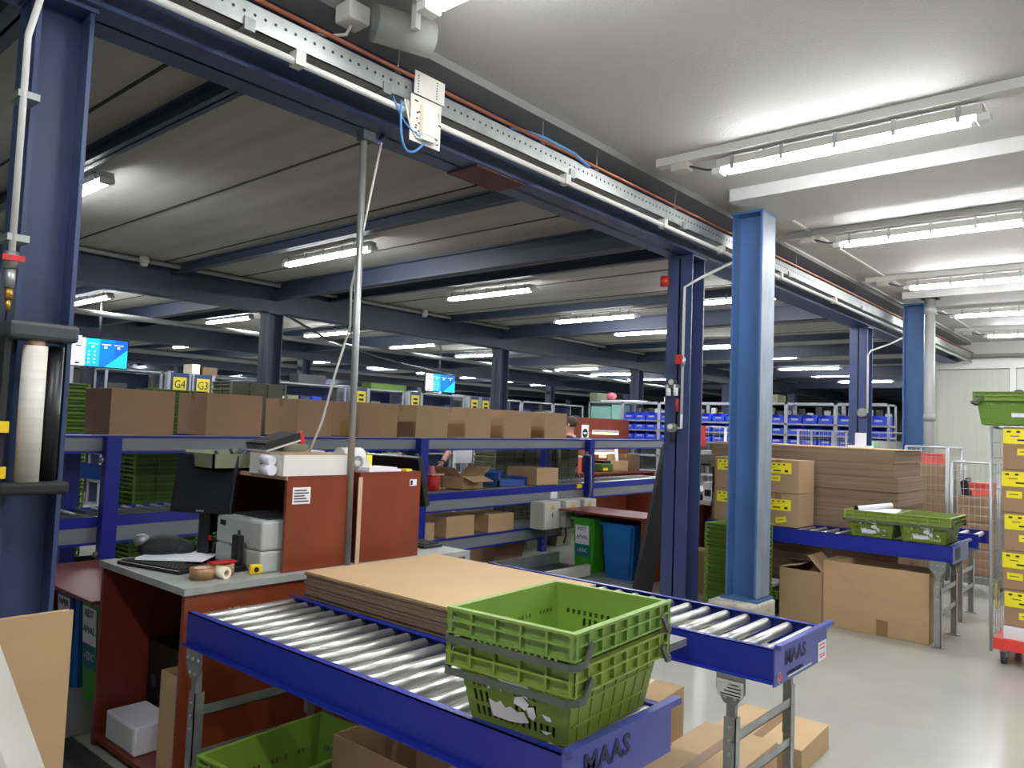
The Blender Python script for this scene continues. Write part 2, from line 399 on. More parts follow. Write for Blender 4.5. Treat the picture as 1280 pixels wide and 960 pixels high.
# ------------------------------------------------------------------ fluorescent lights
def make_light(name, label, L=1.6):
    t = thing(name, label, 'light', (0, 0, 0), 0)
    MB().box(-.05, .05, -L / 2, L / 2, .03, .085).build('housing', 'offwhite', t)
    b = MB(); n = 10; pts = [(.048 * math.cos(PI + PI * k / n), 0, .03 + .045 * math.sin(PI + PI * k / n)) for k in range(n + 1)]
    b.prism([(p[0], -L / 2 + .07, p[2]) for p in pts], (0, L - .14, 0)); b.build('diffuser', 'tube', t)
    for s in (-1, 1): MB().box(-.048, .048, s * L / 2 - .035, s * L / 2 + .035, -.012, .035, bevel=.008).build('end_cap', 'glass', t)
    for k in range(5):
        y = -L / 2 + .12 + k * (L - .24) / 4
        MB().box(-.058, -.05, y - .012, y + .012, .0, .1).build('clip', 'galv', t)
    MB().cyl((0, -L * .3, .085), (0, -L * .3, .16), .006, n=6).build('hanger', 'galv', t)
    MB().cyl((0, L * .3, .085), (0, L * .3, .16), .006, n=6).build('hanger', 'galv', t)
    return t
L0 = make_light('fluorescent_light', 'white fluorescent batten on the white ceiling above the ceiling speaker'); used = [0]
def light(x, y, z, label, group):
    if not used[0]:
        used[0] = 1; L0.location = (x, y, z); L0['label'] = label; L0['group'] = group; return L0
    return dup(L0, (x, y, z), 0, label, group)
near_lab = ['white fluorescent batten lit beside the grey ceiling speaker', 'long lit fluorescent batten on the white ceiling in front of the bright blue column', 'lit fluorescent batten on the white ceiling just beyond the bright blue column', 'lit fluorescent batten, third beyond the white boxed ceiling beam', 'lit fluorescent batten before the far boxed ceiling beam', 'lit fluorescent batten nearest the white end wall']
for k in range(6):
    light(2.4 + 2.5 * k if k else 2.22, 1.6 if k else 1.69, 3.43, near_lab[k], 'battens on the white ceiling')
for k in range(-1, 6):  # unseen battens continuing the ceiling grid, added to light the near area
    light(2.45 + 2.5 * k, -2.2, 3.43, 'unseen fluorescent batten added behind the camera to light the near aisle', 'added battens out of the frame')
light(-.05, 1.6, 3.43, 'unseen fluorescent batten added above the camera to light the near area', 'added battens out of the frame')  # one more unseen batten, added over the camera for its light
rows = ((7.2, 'first', (2.4, 5.07, 7.77, 10.34, 12.15, 14.8, 17.2, 20.1, 22.5, 24.9)), (13.55, 'second', (-.1, 2.5, 4.95, 7.4, 9.65, 12.05, 14.3, 16.5, 18.6, 20.5, 22.7)),
        (19.6, 'third', (4.8, 7.2, 9.63, 11.7, 14.1, 16.2, 18.4, 20.6, 22.7, 24.8, 26.8)), (25.0, 'fourth', (6.5, 9, 11.4, 13.8, 16.2, 18.2, 20, 22.4, 24.8, 27.3)), (30.5, 'fifth', (9, 13, 17, 21, 25, 29)))
named = {(7.2, 0): 'lit batten half hidden behind the film dispenser column', (7.2, 1): 'lit batten on the concrete ceiling crossing behind the thin grey pole', (7.2, 2): 'nearer lit batten on the concrete ceiling between the pole and the gauge column', (7.2, 3): 'lit batten on the concrete ceiling just left of the gauge column', (13.55, 2): 'lit batten above the left wall screen'}
for y, nm, xs in rows:
    for k, x in enumerate(xs):
        lab = named.get((y, k), 'white lit batten of the %s row under the dark concrete ceiling' % nm)
        light(x, y, 3.43, lab, None if (y, k) in named else 'battens of the %s row in the dark hall' % nm)
light(9.75, 4.6, 3.43, 'lit batten seen between the gauge column and the bright blue column', None)
# cable channels carrying the near battens
for k in range(1, 6):
    x = 2.345 + 2.5 * k
    t = thing('cable_channel', ['', 'white cable channel on the ceiling beside the long near batten', 'white cable channel on the ceiling beyond the bright blue column', 'white cable channel, third beyond the boxed beam', 'white cable channel before the far boxed beam', 'white cable channel nearest the end wall'][k], 'cable channel', (x, 0, 3.54))
    MB().box(-.04, .04, -3, 2.85, 0, .058).build('channel', 'white', t)
    MB().box(-.05, .05, 2.6, 2.72, -.06, -.0).build('junction_box', 'offwhite', t)
    MB().tube([(0, 2.6, -.03), (.06, 2.5, -.06), (.1, 2.42, -.06)], .008).build('cable', 'darkgrey', t)
t = thing('cable_channel', 'short white cable channel above the ceiling speaker', 'cable channel', (2.1, 0, 3.54))
MB().box(-.04, .04, -3, 2.7, 0, .058).build('channel', 'white', t)
# pipes in the dark hall
tag(MB().tube([(-5, 9.92, 3.66 - .1), (5.9, 9.92, 3.56), (47, 9.92, 3.56)], .03).build('sprinkler_pipe', 'pipegrey'), 'grey sprinkler pipe along the navy beam in the middle of the hall', 'pipe')
tag(MB().tube([(-5, 13.1, 3.2), (47, 13.1, 3.2)], .045).build('sprinkler_pipe', 'pipegrey'), 'grey sprinkler pipe above the two wall screens', 'pipe')
tag(MB().tube([(-5, 17.2, 3.0), (47, 17.2, 3.0)], .05).build('sprinkler_pipe', 'pipegrey'), 'grey sprinkler pipe deep in the hall behind the screens', 'pipe')
tag(MB().tube([(-5, 24, 2.95), (47, 24, 2.95)], .06).build('sprinkler_pipe', 'rackgrey'), 'pale pipe deepest in the hall before the far wall', 'pipe')
tag(MB().tube([(6.35, 9.95, 3.15), (7.5, 10.6, 2.98), (9.0, 11.2, 2.86), (10.3, 11.9, 2.84), (13, 13, 2.8)], .02).build('hanging_cable', 'darkgrey'), 'dark cable sagging from the middle column toward the right screen', 'cable')
for i, (x, y) in enumerate(((4.2, 9.85), (9, 9.85), (12, 9.85), (8.4, 4.5))):
    tag(MB().cyl((x, y, 3.52), (x, y, 3.6), .06).ball((x, y, 3.5), .05, (1, 1, .6)).build('smoke_detector', 'offwhite'), ['white smoke detector above the left shelf cartons', 'white smoke detector near the middle column row', 'white smoke detector further along the middle beam', 'white smoke detector before the gauge column'][i], 'smoke detector')
# tall pole with arm from desk to beam + cable
t = thing('cable_pole', 'thin grey pole rising from the packing desk to the main beam', 'pole', (2.46, 3.19, .88))
MB().cyl((0, 0, 0), (-.025, 0, 2.2), .018, n=12).build('pole', 'galv', t)
MB().box(-.05, .03, -.03, .03, 2.19, 2.24).build('cap', 'darkgrey', t)
MB().tube([(-.02, 0, 2.22), (.15, .1, 2.26), (.22, .14, 2.33)], .014).build('arm', 'dkblue', t)
tag(MB().tube([(2.56, 3.2, 3.1), (2.5, 3.22, 2.7), (2.44, 3.24, 2.3), (2.46, 3.26, 2.1), (2.41, 3.3, 1.85), (2.38, 3.35, 1.6), (2.36, 3.4, 1.47), (2.36, 3.42, 1.44)], .006).build('power_cable', 'cable'), 'white cable hanging loosely along the grey pole to the cabinet top', 'cable')

# ------------------------------------------------------------------ crates
def wall_grid(b, P, us, vs_, hole):
    # P(u,v) -> point ; us, vs_ = breaks ; hole(i,j) True skips the cell
    V = {}
    def g(i, j):
        if (i, j) not in V: V[i, j] = b.b.verts.new(Vector(P(us[i], vs_[j])))
        return V[i, j]
    for i in range(len(us) - 1):
        for j in range(len(vs_) - 1):
            if not hole(i, j): b.b.faces.new([g(i, j), g(i + 1, j), g(i + 1, j + 1), g(i, j + 1)])
def make_crate(name, label, tl=.6, tw=.42, h=.225, taper=.045, m='green', mr='greenpale', detail=True, rim=.068, group=None, bail=True):
    t = thing(name, label, 'crate', group=group)
    a, c = tl / 2 - .018, tw / 2 - .018
    a0, c0 = a - taper, c - taper * .8
    b = MB()
    cor = [((-a0, -c0), (-a, -c)), ((a0, -c0), (a, -c)), ((a0, c0), (a, c)), ((-a0, c0), (-a, c))]
    for k in range(4):
        (p0, q0), (p1, q1) = cor[k], cor[(k + 1) % 4]
        def P(u, v, p0=p0, q0=q0, p1=p1, q1=q1):
            x0 = p0[0] + (p1[0] - p0[0]) * u; y0 = p0[1] + (p1[1] - p0[1]) * u
            x1 = q0[0] + (q1[0] - q0[0]) * u; y1 = q0[1] + (q1[1] - q0[1]) * u
            return (x0 + (x1 - x0) * v, y0 + (y1 - y0) * v, .004 + (h - .004) * v)
        if detail:
            n = 48 if k % 2 == 0 else 34
            us = [i / n for i in range(n + 1)]
            vv = [0, .08, .2, .25, .4, .45, .56, .6, .66, 1]
            if k % 2 == 0: hole = lambda i, j: i % 2 == 1 and 2 < i < n - 3 and i % 12 not in (11, 0, 1) and j in (7,)
            else: hole = lambda i, j: i % 2 == 1 and 2 < i < n - 3 and (i // 8) % 2 == 0 and j in (1, 3, 5, 7) or (i % 2 == 1 and 2 < i < n - 3 and i // 8 % 2 == 1 and j in (1, 7))
            wall_grid(b, P, us, vv, hole)
        else:
            b.quad(P(0, 0), P(1, 0), P(1, 1), P(0, 1))
    b.quad((-a0, -c0, .004), (a0, -c0, .004), (a0, c0, .004), (-a0, c0, .004))
    body = b.build('body', m, t, solid=.004, offset=0)
    # vertical and horizontal ribs on the long walls
    at = a0 + (a - a0) * (h - rim) / h; ct = c0 + (c - c0) * (h - rim) / h
    for s in (-1, 1):
        b = MB()
        for i in range(7):
            x = -a0 + .04 + i * (2 * a0 - .08) / 6
            f = x / a0
            if not detail and i % 3: continue
            b.hexa([(x - .004, s * c0, .01), (x + .004, s * c0, .01), (x + .004, s * (c0 + .005), .01), (x - .004, s * (c0 + .005), .01)],
                   [(f * at - .004, s * ct, h - rim), (f * at + .004, s * ct, h - rim), (f * at + .004, s * (ct + .005), h - rim), (f * at - .004, s * (ct + .005), h - rim)])
        if detail:
            for z in (.055, .115):
                y = c0 + (c - c0) * z / h
                b.box(-a0, a0, s * y - .002 if s > 0 else s * y - .005, s * y + .005 if s > 0 else s * y + .002, z - .003, z + .003)
        b.build('wall_rib', m, t)
    # rim: two flanges plus ribs
    b = MB(); A, Cc = tl / 2, tw / 2
    for z0, z1 in ((h - .007, h), (h - rim * .52, h - rim * .52 + .005), (h - rim, h - rim + .005)):
        b.box(-A, A, -Cc, -c, z0, z1).box(-A, A, c, Cc, z0, z1).box(-A, -a, -c, c, z0, z1).box(a, A, -c, c, z0, z1)
    zz0, zz1 = h - rim + .001, h - .001
    if detail: b.box(-a, a, -c - .005, -c - .001, zz0, zz1).box(-a, a, c + .001, c + .005, zz0, zz1).box(-a - .005, -a - .001, -c, c, zz0, zz1).box(a + .001, a + .005, -c, c, zz0, zz1)
    n = 8 if detail else 3
    for s in (-1, 1):
        for i in range(n + 1):
            x = -A + .004 + i * (2 * A - .008) / n
            b.box(x - .003, x + .003, min(s * c, s * (Cc - .001)), max(s * c, s * (Cc - .001)), h - rim, h - .002)
        n2 = 5 if detail else 2
        for i in range(n2 + 1):
            y = -Cc + .004 + i * (2 * Cc - .008) / n2
            b.box(min(s * a, s * (A - .001)), max(s * a, s * (A - .001)), y - .003, y + .003, h - rim, h - .002)
    b.build('rim', mr, t)
    if bail:
        for s in (-1, 1):
            z = h - rim - .008; X_ = s * (A + .009); Y_ = Cc + .008
            pts = [(s * (A - .07), -Y_, h - .035), (s * (A - .035), -Y_, z), (s * (A - .012), -Y_ + .003, z - .002), (X_, -Y_ + .022, z - .004), (X_, Y_ - .022, z - .004), (s * (A - .012), Y_ - .003, z - .002), (s * (A - .035), Y_, z), (s * (A - .07), Y_, h - .035)]
            b = MB(); hh = .0085; th = .004
            for p, q in zip(pts, pts[1:]):
                p, q = Vector(p), Vector(q); d = (q - p).normalized(); n_ = Vector((0, 0, 1)).cross(d).normalized() * th; u = d.cross(n_).normalized() * hh
                if u.z < 0: u = -u
                p = p - d * .003; q = q + d * .003
                b.hexa([p - n_ - u, q - n_ - u, q + n_ - u, p + n_ - u], [p - n_ + u, q - n_ + u, q + n_ + u, p + n_ + u])
            b.build('handle', 'bail', t)
    return t
def paper_scrap(name, parent, pts, m='paper'):
    b = MB(); b.b.faces.new([b.b.verts.new(Vector(p)) for p in pts]); return b.build(name, m, parent, solid=.0006)

RA = math.radians(4)
lower = make_crate('plastic_crate', 'lower green plastic crate of two nested on the near roller conveyor, torn white labels', m='olivecrate', mr='oliverim', h=.22, tl=.54, tw=.42, rim=.07)
lower.location = (1.82, 1.345, .796); lower.rotation_euler = (0, 0, RA)
random.seed(11)
def scrap(pts):
    a0 = .27 - .018 - .045
    return [(-(a0 + .045 * z / .22) - .0052, y, z) for y, z in pts]
# outlines of the torn paper left on the short wall (y along the wall, z up)
for o_ in ([(.075, .030), (.085, .075), (.06, .068), (.045, .078), (.03, .062), (.012, .07), (-.01, .06), (-.03, .066), (-.045, .04), (-.02, .032), (.02, .028)],
           [(.055, .14), (.03, .146), (.0, .14), (-.03, .146), (-.055, .132), (-.04, .118), (-.05, .1), (-.025, .112), (0, .12), (.02, .116), (.03, .128)],
           [(.09, .118), (.075, .122), (.078, .105), (.086, .1)], [(-.005, .1), (-.03, .108), (-.05, .09), (-.035, .07), (-.02, .078), (0, .082)],
           [(-.04, .08), (-.065, .086), (-.07, .062), (-.06, .05), (-.045, .058)], [(-.09, .075), (-.115, .072), (-.118, .06), (-.1, .062)], [(-.08, .03), (-.115, .032), (-.1, .022)], [(.05, .116), (.035, .118), (.04, .104)]):
    paper_scrap('torn_label', lower, scrap(o_))
upper = make_crate('plastic_crate', 'upper green plastic crate nested inside another on the near roller conveyor', m='green', mr='greenpale', h=.22, tl=.54, tw=.42, rim=.07)
upper.location = (1.82, 1.345, .796 + .086); upper.rotation_euler = (0, 0, RA)

# ------------------------------------------------------------------ roller conveyors along Y
def conveyor(label, x0, x1, y0, y1, zt, pitch, letters=None, legs=(), plate=True, start=.05):
    t = thing('roller_conveyor', label, 'conveyor', (x0, y0, 0))
    W, L = x1 - x0, y1 - y0; H = .125
    for s, x in ((1, 0), (-1, W)):
        b = MB()
        xa, xb = (x, x + .004) if s > 0 else (x - .004, x)
        b.box(xa, xb, 0, L, zt - H, zt)
        f0, f1 = (x - .028, x + .004) if s > 0 else (x - .004, x + .028)
        b.box(f0, f1, 0, L, zt - H, zt - H + .004)
        b.box(min(x, x + s * .03), max(x, x + s * .03), 0, L, zt - .004, zt)
        r = b.build('side_rail', 'cblue', t)
        y = start
        while y < L - .02 and not letters:
            MB().cyl((x, y, zt - .05), (x - s * .006, y, zt - .05), .004, n=8).build('bolt', 'cblue2', r); y += pitch * 3
    b0 = None; y = start
    while y < L - .03:
        if b0 is None:
            b0 = MB().cyl((.035, 0, 0), (W - .035, 0, 0), .022, n=20).cyl((.006, 0, 0), (W - .006, 0, 0), .008, n=8).build('roller', 'roller', t); r = b0
        else:
            r = b0.copy(); C.objects.link(r); r.parent = t
        r.location = (0, y, zt - .028); y += pitch
    if plate:
        b = MB().box(-.012, W + .012, -.006, 0, zt - H - .012, zt + .012).box(-.012, W + .03, -.03, -.004, zt + .004, zt + .022)
        p = b.build('end_plate', 'cblue2', t)
        if letters:
            text(letters, .075, (W * .36, -.0075, zt - .05), FY, 'inkblue', p, sx=1.15, bold=.028)
    for ly in legs:
        for s, x in ((1, .0), (-1, W)):
            xo = x - s * .03
            b = MB().prism([(xo, ly - .06, zt - H), (xo, ly + .06, zt - H), (xo, ly + .06, zt - H - .06), (xo, ly + .025, zt - H - .11), (xo, ly - .025, zt - H - .11), (xo, ly - .06, zt - H - .06)], (s * .004, 0, 0))
            br = b.build('bracket', 'galv2', t)
            for dy, dz in ((-.04, .03), (0, .03), (.04, .03), (-.02, .085), (.02, .085)): MB().cyl((xo - s * .001, ly + dy, zt - H - dz), (xo - s * .007, ly + dy, zt - H - dz), .007, n=8).build('bolt', 'roller', br)
            lg = MB().box(min(xo, xo + s * .04), max(xo, xo + s * .04), ly - .025, ly - .021, .0, zt - H - .16).box(min(xo, xo + s * .004), max(xo, xo + s * .004), ly - .025, ly + .025, 0, zt - H - .16).box(min(xo, xo + s * .04), max(xo, xo + s * .04), ly - .05, ly + .05, 0, .006).build('leg', 'galv', t)
            MB().box(min(xo + s * .006, xo + s * .03), max(xo + s * .006, xo + s * .03), ly - .018, ly + .018, .3, zt - H - .08).build('inner_post', 'galv2', lg)
            for q in range(3): MB().cyl((xo, ly, zt - H - .2 - q * .05), (xo - s * .006, ly, zt - H - .2 - q * .05), .006, n=8).build('bolt', 'roller', lg)
        for z in (.25, .42):
            MB().box(-.03, W + .03, ly - .02, ly - .016, z, z + .04).box(-.03, W + .03, ly - .02, ly + .015, z, z + .004).build('crossbar', 'galv', t)
    return t
cv1 = conveyor('blue roller conveyor carrying the two nested green crates', 1.58, 2.09, 1.15, 3.08, .8, .097, 'MAAS', (1.8,))
for y, n in ((0, 0),):
    pass
cv2 = conveyor('blue roller conveyor behind the crates, ending beside the open aisle', 2.92, 3.47, 1.16, 3.12, .8, .097, 'MAAS', (.16, 1.9))
W2 = .55
text('AUTOMATISERING', .02, (W2 * .36, -.0075, .69), FY, 'inkblue', cv2, 'lettering')
MB().box(.12, .38, -.008, -.0062, .675, .68).build('stripe_label', 'paper', cv2)
lb = MB().box(W2 - .1, W2 + .0, -.009, -.0065, .665, .745).build('label', 'paper', cv2)
b = MB()
for z in (.73, .715, .69, .68): b.box(W2 - .085, W2 - .02, -.0098, -.0088, z, z + .006)
b.build('print', 'coral', lb)
s_ = MB().cyl((.035, -.0065, .69), (.035, -.008, .69), .02, n=20).build('warning_sticker', 'paper', cv2)
MB().ring((.035, -.0082, .69), (0, -1, 0), .012, .018, .001, 20).box(.03, .04, -.0095, -.0082, .683, .70).build('print', 'red', s_)
pl = MB().box(-.0355, -.034, .105, .215, .595, .655).build('type_plate', 'offwhite', cv2)
b = MB()
for q in range(4): b.box(-.0362, -.0356, .115, .2 - q * .015, .6 + q * .013, .605 + q * .013)
b.build('print', 'ink', pl)
cv3 = conveyor('blue roller conveyor along the back carrying yellow labelled cartons', 6.93, 7.48, 1.34, 3.44, .8, .11, None, (.1, 1.95))
MB().box(.06, .25, -.008, -.0062, .69, .78).build('label', 'dkblue', cv3)
cv4 = conveyor('short blue roller conveyor standing behind the far end conveyor', 8.1, 8.6, 1.36, 1.88, .8, .12, None, (.15,), plate=False)

# flat grey table between the two near conveyors and the stacked flat cartons on it
t = thing('side_table', 'grey steel table filling the gap between the two near conveyors', 'table', (2.15, 1.5, 0))
MB().box(.0, .72, .0, 1.5, .755, .785).build('tabletop', 'galv2', t)
for x in (.03, .65):
    for y in (.92, 1.42): MB().box(x, x + .04, y, y + .04, 0, .755).build('leg', 'galv2', t)
random.seed(5)
N = 15
for i in range(N):
    dx, dy = random.uniform(-.006, .006), random.uniform(-.008, .008)
    z = .787 + i * .0085
    b = MB().box(2.105 + dx, 2.93 + dx, 1.99 + dy, 3.03 + dy, z, z + .0076)
    o = b.build('flat_carton', 'cardtop' if i == N - 1 else 'stackedge')
    lab = 'flattened brown carton on top of the stack between the near conveyors' if i == N - 1 else 'flattened brown carton, %s below the top of the stack between the near conveyors' % ['', 'first', 'second', 'third', 'fourth', 'fifth', 'sixth', 'seventh', 'eighth', 'ninth', 'tenth', 'eleventh', 'twelfth', 'thirteenth', 'fourteenth'][N - 1 - i]
    tag(o, lab, 'flat carton', 'flat cartons stacked by the near conveyor')

# ------------------------------------------------------------------ cartons
def carton(name, label, cx, cy, z0, lx, ly, h, rz=0, opened=False, m='card', group=None, flaps=None, tape=True, cat='carton', labels=None, tapes_face=None):
    t = thing(name, label, cat, (cx, cy, z0), rz, group)
    a, c = lx / 2, ly / 2
    if opened:
        b = MB()
        for p in (((-a, -c, 0), (a, -c, 0), (a, -c, h), (-a, -c, h)), ((a, -c, 0), (a, c, 0), (a, c, h), (a, -c, h)), ((a, c, 0), (-a, c, 0), (-a, c, h), (a, c, h)), ((-a, c, 0), (-a, -c, 0), (-a, -c, h), (-a, c, h)), ((-a, -c, .002), (a, -c, .002), (a, c, .002), (-a, c, .002))): b.quad(*p)
        bmesh.ops.remove_doubles(b.b, verts=b.b.verts[:], dist=1e-5)
        b.build('body', m, t, solid=.005)
        for f, ang in (flaps or []):
            d = (ly if f in 'xX' else lx) ; w_ = (lx if f in 'xX' else ly) / 2 - .005
            sg = -1 if f.islower() else 1
            # flap hinged on the named side: x/X = -x/+x wall, y/Y = -y/+y wall; ang 0 = upright, + = outwards
            o = Vector((math.sin(ang) * sg, 0, math.cos(ang))) * w_ if f in 'xX' else Vector((0, math.sin(ang) * sg, math.cos(ang))) * w_
            if f in 'xX': p = [(sg * a, -c, h), (sg * a, c, h)]
            else: p = [(-a, sg * c, h), (a, sg * c, h)]
            p0, p1 = Vector(p[0]), Vector(p[1])
            MB().quad(p0, p1, p1 + o, p0 + o).build('flap', m, t, solid=.004)
    else:
        MB().box(-a, a, -c, c, 0, h, bevel=.003).build('body', m, t)
        if tape:
            MB().box(-a - .001, a + .001, -.025, .025, h - .0, h + .001).box(-a - .0012, -a, -.025, .025, h - .06, h).build('tape', 'tape', t)
    for (f, u, v, w_, hh, mm, tl) in (labels or []):
        # face f at local (u, v) with size; bars of print below
        if f == 'x': mtx = Matrix.Translation((-a - .001, u, v)) @ FX.to_4x4() @ Matrix.Rotation(tl, 4, 'Z')
        else: mtx = Matrix.Translation((u, -c - .001, v)) @ FY.to_4x4() @ Matrix.Rotation(tl, 4, 'Z')
        lb = MB().box(-w_ / 2, w_ / 2, -hh / 2, hh / 2, 0, .0008, mtx).build('label', mm, t)
        b = MB()
        if w_ > .12:
            for q in range(4): b.box(-w_ * .42 + q * w_ * .2, -w_ * .42 + q * w_ * .2 + w_ * .08, hh * .26, hh * .38, .0009, .0013, mtx)
            b.box(-w_ * .35, -w_ * .16, -.0, hh * .05, .0009, .0013, mtx).box(-w_ * .2, w_ * .1, -hh * .30, -hh * .19, .0009, .0013, mtx).box(w_ * .25, w_ * .38, -hh * .36, -hh * .16, .0009, .0013, mtx)
        else:
            b.box(-w_ * .33, w_ * .28, -hh * .04, hh * .07, .0009, .0013, mtx)
        b.build('print', 'ink', lb)
    return t
# big open carton and smaller one under the back conveyor
t = carton('cardboard_box', 'large open brown carton on the floor at the end of the back conveyor', 7.135, 1.925, 0, .37, .83, .56, 0, True, 'card', flaps=(('X', -1.9), ('Y', -2.2)))
MB().box(-.1865, -.1855, -.11, -.02, .0, .13).build('tape', 'tape', t)
carton('cardboard_box', 'brown carton with a raised flap beside the large open carton', 7.1, 2.53, 0, .36, .37, .45, .0, True, 'card2', flaps=(('X', -1.2), ('y', -.75), ('Y', -1.35)))
# cartons below the second conveyor
t = carton('cardboard_box', 'taped brown carton under the near conveyors, half hidden by the crates', 3.32, 2.12, 0, .75, .42, .3, .1, False, 'card')
MB().box(.1, .3, -.202, -.2, .02, .06).build('label', 'ink', t)
MB().box(-.3, .35, -.06, .05, .3, .3015).build('tape', 'tapewhite', t)
carton('cardboard_box', 'flat taped brown carton lying on the floor under the second conveyor', 3.3, 1.6, 0, .7, .36, .18, .03, False, 'cardtop')
t = carton('cardboard_box', 'wide brown carton on the floor behind the second conveyor leg', 4.0, 1.6, 0, .45, .45, .12, .05, False, 'cardtop')
carton('cardboard_box', 'open brown carton under the crates of the near conveyor', 2.0, 2.1, 0, .42, .5, .46, 0, True, 'card2')
carton('cardboard_box', 'brown carton in the shade behind the open carton under the near conveyor', 2.47, 2.55, 0, .4, .5, .5, 0, False, 'card3')
c3 = make_crate('plastic_crate', 'green plastic crate on the floor under the near conveyor, torn sticker', .6, .42, .33, .05, 'green', 'green', True, .06, bail=False)
c3.location = (1.82, 2.62, 0.0); c3.rotation_euler = (0, 0, .08)
paper_scrap('sticker', c3, [(-.285, .06, .30), (-.285, .14, .31), (-.28, .13, .25), (-.278, .09, .22)], 'offwhite')
# tall flat carton and film wrapped pallet at the left edge
t = thing('flat_carton', 'tall plain brown flat carton standing before the film dispenser column', 'flat carton', (.2, 2.4, 0))
b = MB()
for k in range(3): b.box(-.4, .69 - .004 * k, k * .007, k * .007 + .0055, 0, 1.035 - .004 * (k % 2))
b.build('sheet', 'card', t)
MB().box(-.4, .69, .021, .06, 0, .6).build('folded_flap', 'card2', t)
t = thing('film_roll', 'white film wrapped roll leaning in at the lower left corner', 'film roll', (0, 0, 0))
b = MB().hexa([(-.3, 1.25, 0), (.84, 1.25, 0), (.9, 1.9, 0), (-.3, 1.9, 0)], [(-.6, 1.3, 1.42), (.335, 1.3, 1.42), (.35, 1.85, 1.42), (-.6, 1.85, 1.42)])
bmesh.ops.bevel(b.b, geom=b.b.edges[:], offset=.05, segments=4, affect='EDGES')
b.build('film_wrap', 'foil', t)

# ------------------------------------------------------------------ packing desk with two hutches
t = thing('packing_desk', 'reddish brown packing desk with grey top beside the near conveyor', 'desk', (1.6, 3.15, 0))
MB().box(-.01, 1.7, -.01, .86, .85, .88).build('worktop', 'laminate', t)
MB().box(.0, 1.68, .0, .025, 0, .85).build('side_panel', 'wood', t)
MB().box(.0, 1.68, .82, .845, 0, .85).build('side_panel', 'wood2', t)
MB().box(.82, .845, .025, .82, 0.055, .85).build('back_panel', 'wood2', t)
MB().box(.0, 1.68, .025, .82, .03, .055).build('bottom_board', 'wood2', t)
MB().box(1.655, 1.68, .025, .82, 0.055, .85).build('front_panel', 'wood', t)
b = MB()
for x in (.2, .225, .24): b.box(x, x + .012, -.003, -.001, .735, .77)
b.build('sticker', 'offwhite', t)
def hutch(label, x0, x1, y0, y1, z0, z1, openx):
    t = thing('desk_cabinet', label, 'cabinet', (x0, y0, z0)); W, D, H = x1 - x0, y1 - y0, z1 - z0
    MB().box(0, W, 0, .02, 0, H - .02).build('side_panel', 'wood', t)
    MB().box(0, W, D - .02, D, 0, H - .02).build('side_panel', 'wood2', t)
    MB().box(0, W, 0, D, H - .02, H).build('top_board', 'wood2', t)
    xb = W - .02 if openx < 0 else 0
    MB().box(xb, xb + .02, .02, D - .02, 0, H - .02).build('back_panel', 'wood2', t)
    return t
h1 = hutch('reddish brown open desk cabinet holding the printer', 2.09, 2.47, 3.19, 3.93, .881, 1.335, -1)
lb = MB().box(.03, .13, -.002, -.0005, .32, .4).build('label', 'paper', h1)
b = MB()
for q in range(5): b.box(.038, .12 - .012 * (q % 3), -.003, -.002, .33 + q * .013, .336 + q * .013)
b.build('print', 'darkgrey', lb)
MB().box(-.004, .0, .0, .76, .435, .455).build('edge_strip', 'woodedge', h1)
h2 = hutch('reddish brown desk cabinet with pale edge strip right of the pole', 2.52, 2.94, 3.19, 3.93, .881, 1.345, 1)
MB().box(-.012, .012, -.006, .0, .0, .44).build('edge_strip', 'woodedge', h2)
lb = MB().box(.34, .39, -.002, -.0005, .385, .42).build('label', 'paper', h2)
MB().box(.345, .36, -.003, -.002, .39, .415).build('print', 'ink', lb)
# printer
t = thing('laser_printer', 'white laser printer inside the open desk cabinet', 'printer', (2.0, 3.24, .88))
MB().box(0, .36, 0, .42, .0, .1, bevel=.01).build('paper_tray', 'printer', t)
MB().box(0, .36, 0, .42, .102, .24, bevel=.012).build('body', 'printer', t)
MB().box(.06, .34, .06, .38, .235, .246).build('output_tray', 'darkgrey', t)
MB().box(-.002, 0.001, .33, .38, .19, .215).build('control_panel', 'ink', t)
MB().cyl((-.002, .2, .17), (0.001, .2, .17), .013, n=20).build('emblem', 'darkgrey', t)
# monitors
def monitor(label, loc, rz, w_=.5, h=.33, tilt=.15, lift=.2):
    t = thing('computer_monitor', label, 'monitor', loc, rz)
    R = Matrix.Translation((0, 0, lift)) @ Matrix.Rotation(-tilt, 4, 'X')
    MB().box(-w_ / 2, w_ / 2, -.02, .02, 0, h, R, bevel=.006).build('casing', 'black', t)
    MB().box(-w_ / 2 + .018, w_ / 2 - .018, -.0215, -.0195, .03, h - .018, R).build('screen', 'screenoff', t)
    MB().box(-.02, .02, -.0225, -.021, .008, .016, R).build('emblem', 'galv', t)
    MB().box(-.03, .03, .03, .06, .01, lift + .12).build('stand', 'black', t)
    MB().box(-.12, .12, -.06, .12, 0, .012).build('base', 'black', t)
    return t
monitor('black monitor, screen off, leaning before the open desk cabinet', (1.95, 3.72, .881), -1.0, .33, .3, .16, .235)
monitor('black tilted monitor at the right end of the desk cabinets', (3.14, 3.58, .881), 1.6, .48, .3, .28, .245)
MB  # keyboards
def keyboard(label, loc, rz):
    t = thing('keyboard', label, 'keyboard', loc, rz)
    MB().box(-.22, .22, -.075, .075, 0, .018, bevel=.005).build('base', 'black', t)
    b = MB()
    for r in range(5):
        for k in range(16): b.box(-.205 + k * .0257, -.185 + k * .0257, -.06 + r * .025, -.041 + r * .025, .018, .024)
    b.build('key', 'blackmat', t)
    return t
keyboard('black keyboard half under white papers on the desk', (1.73, 3.66, .88), -1.35)
keyboard('black keyboard on the right end of the desk', (3.2, 3.55, .88), 1.55)
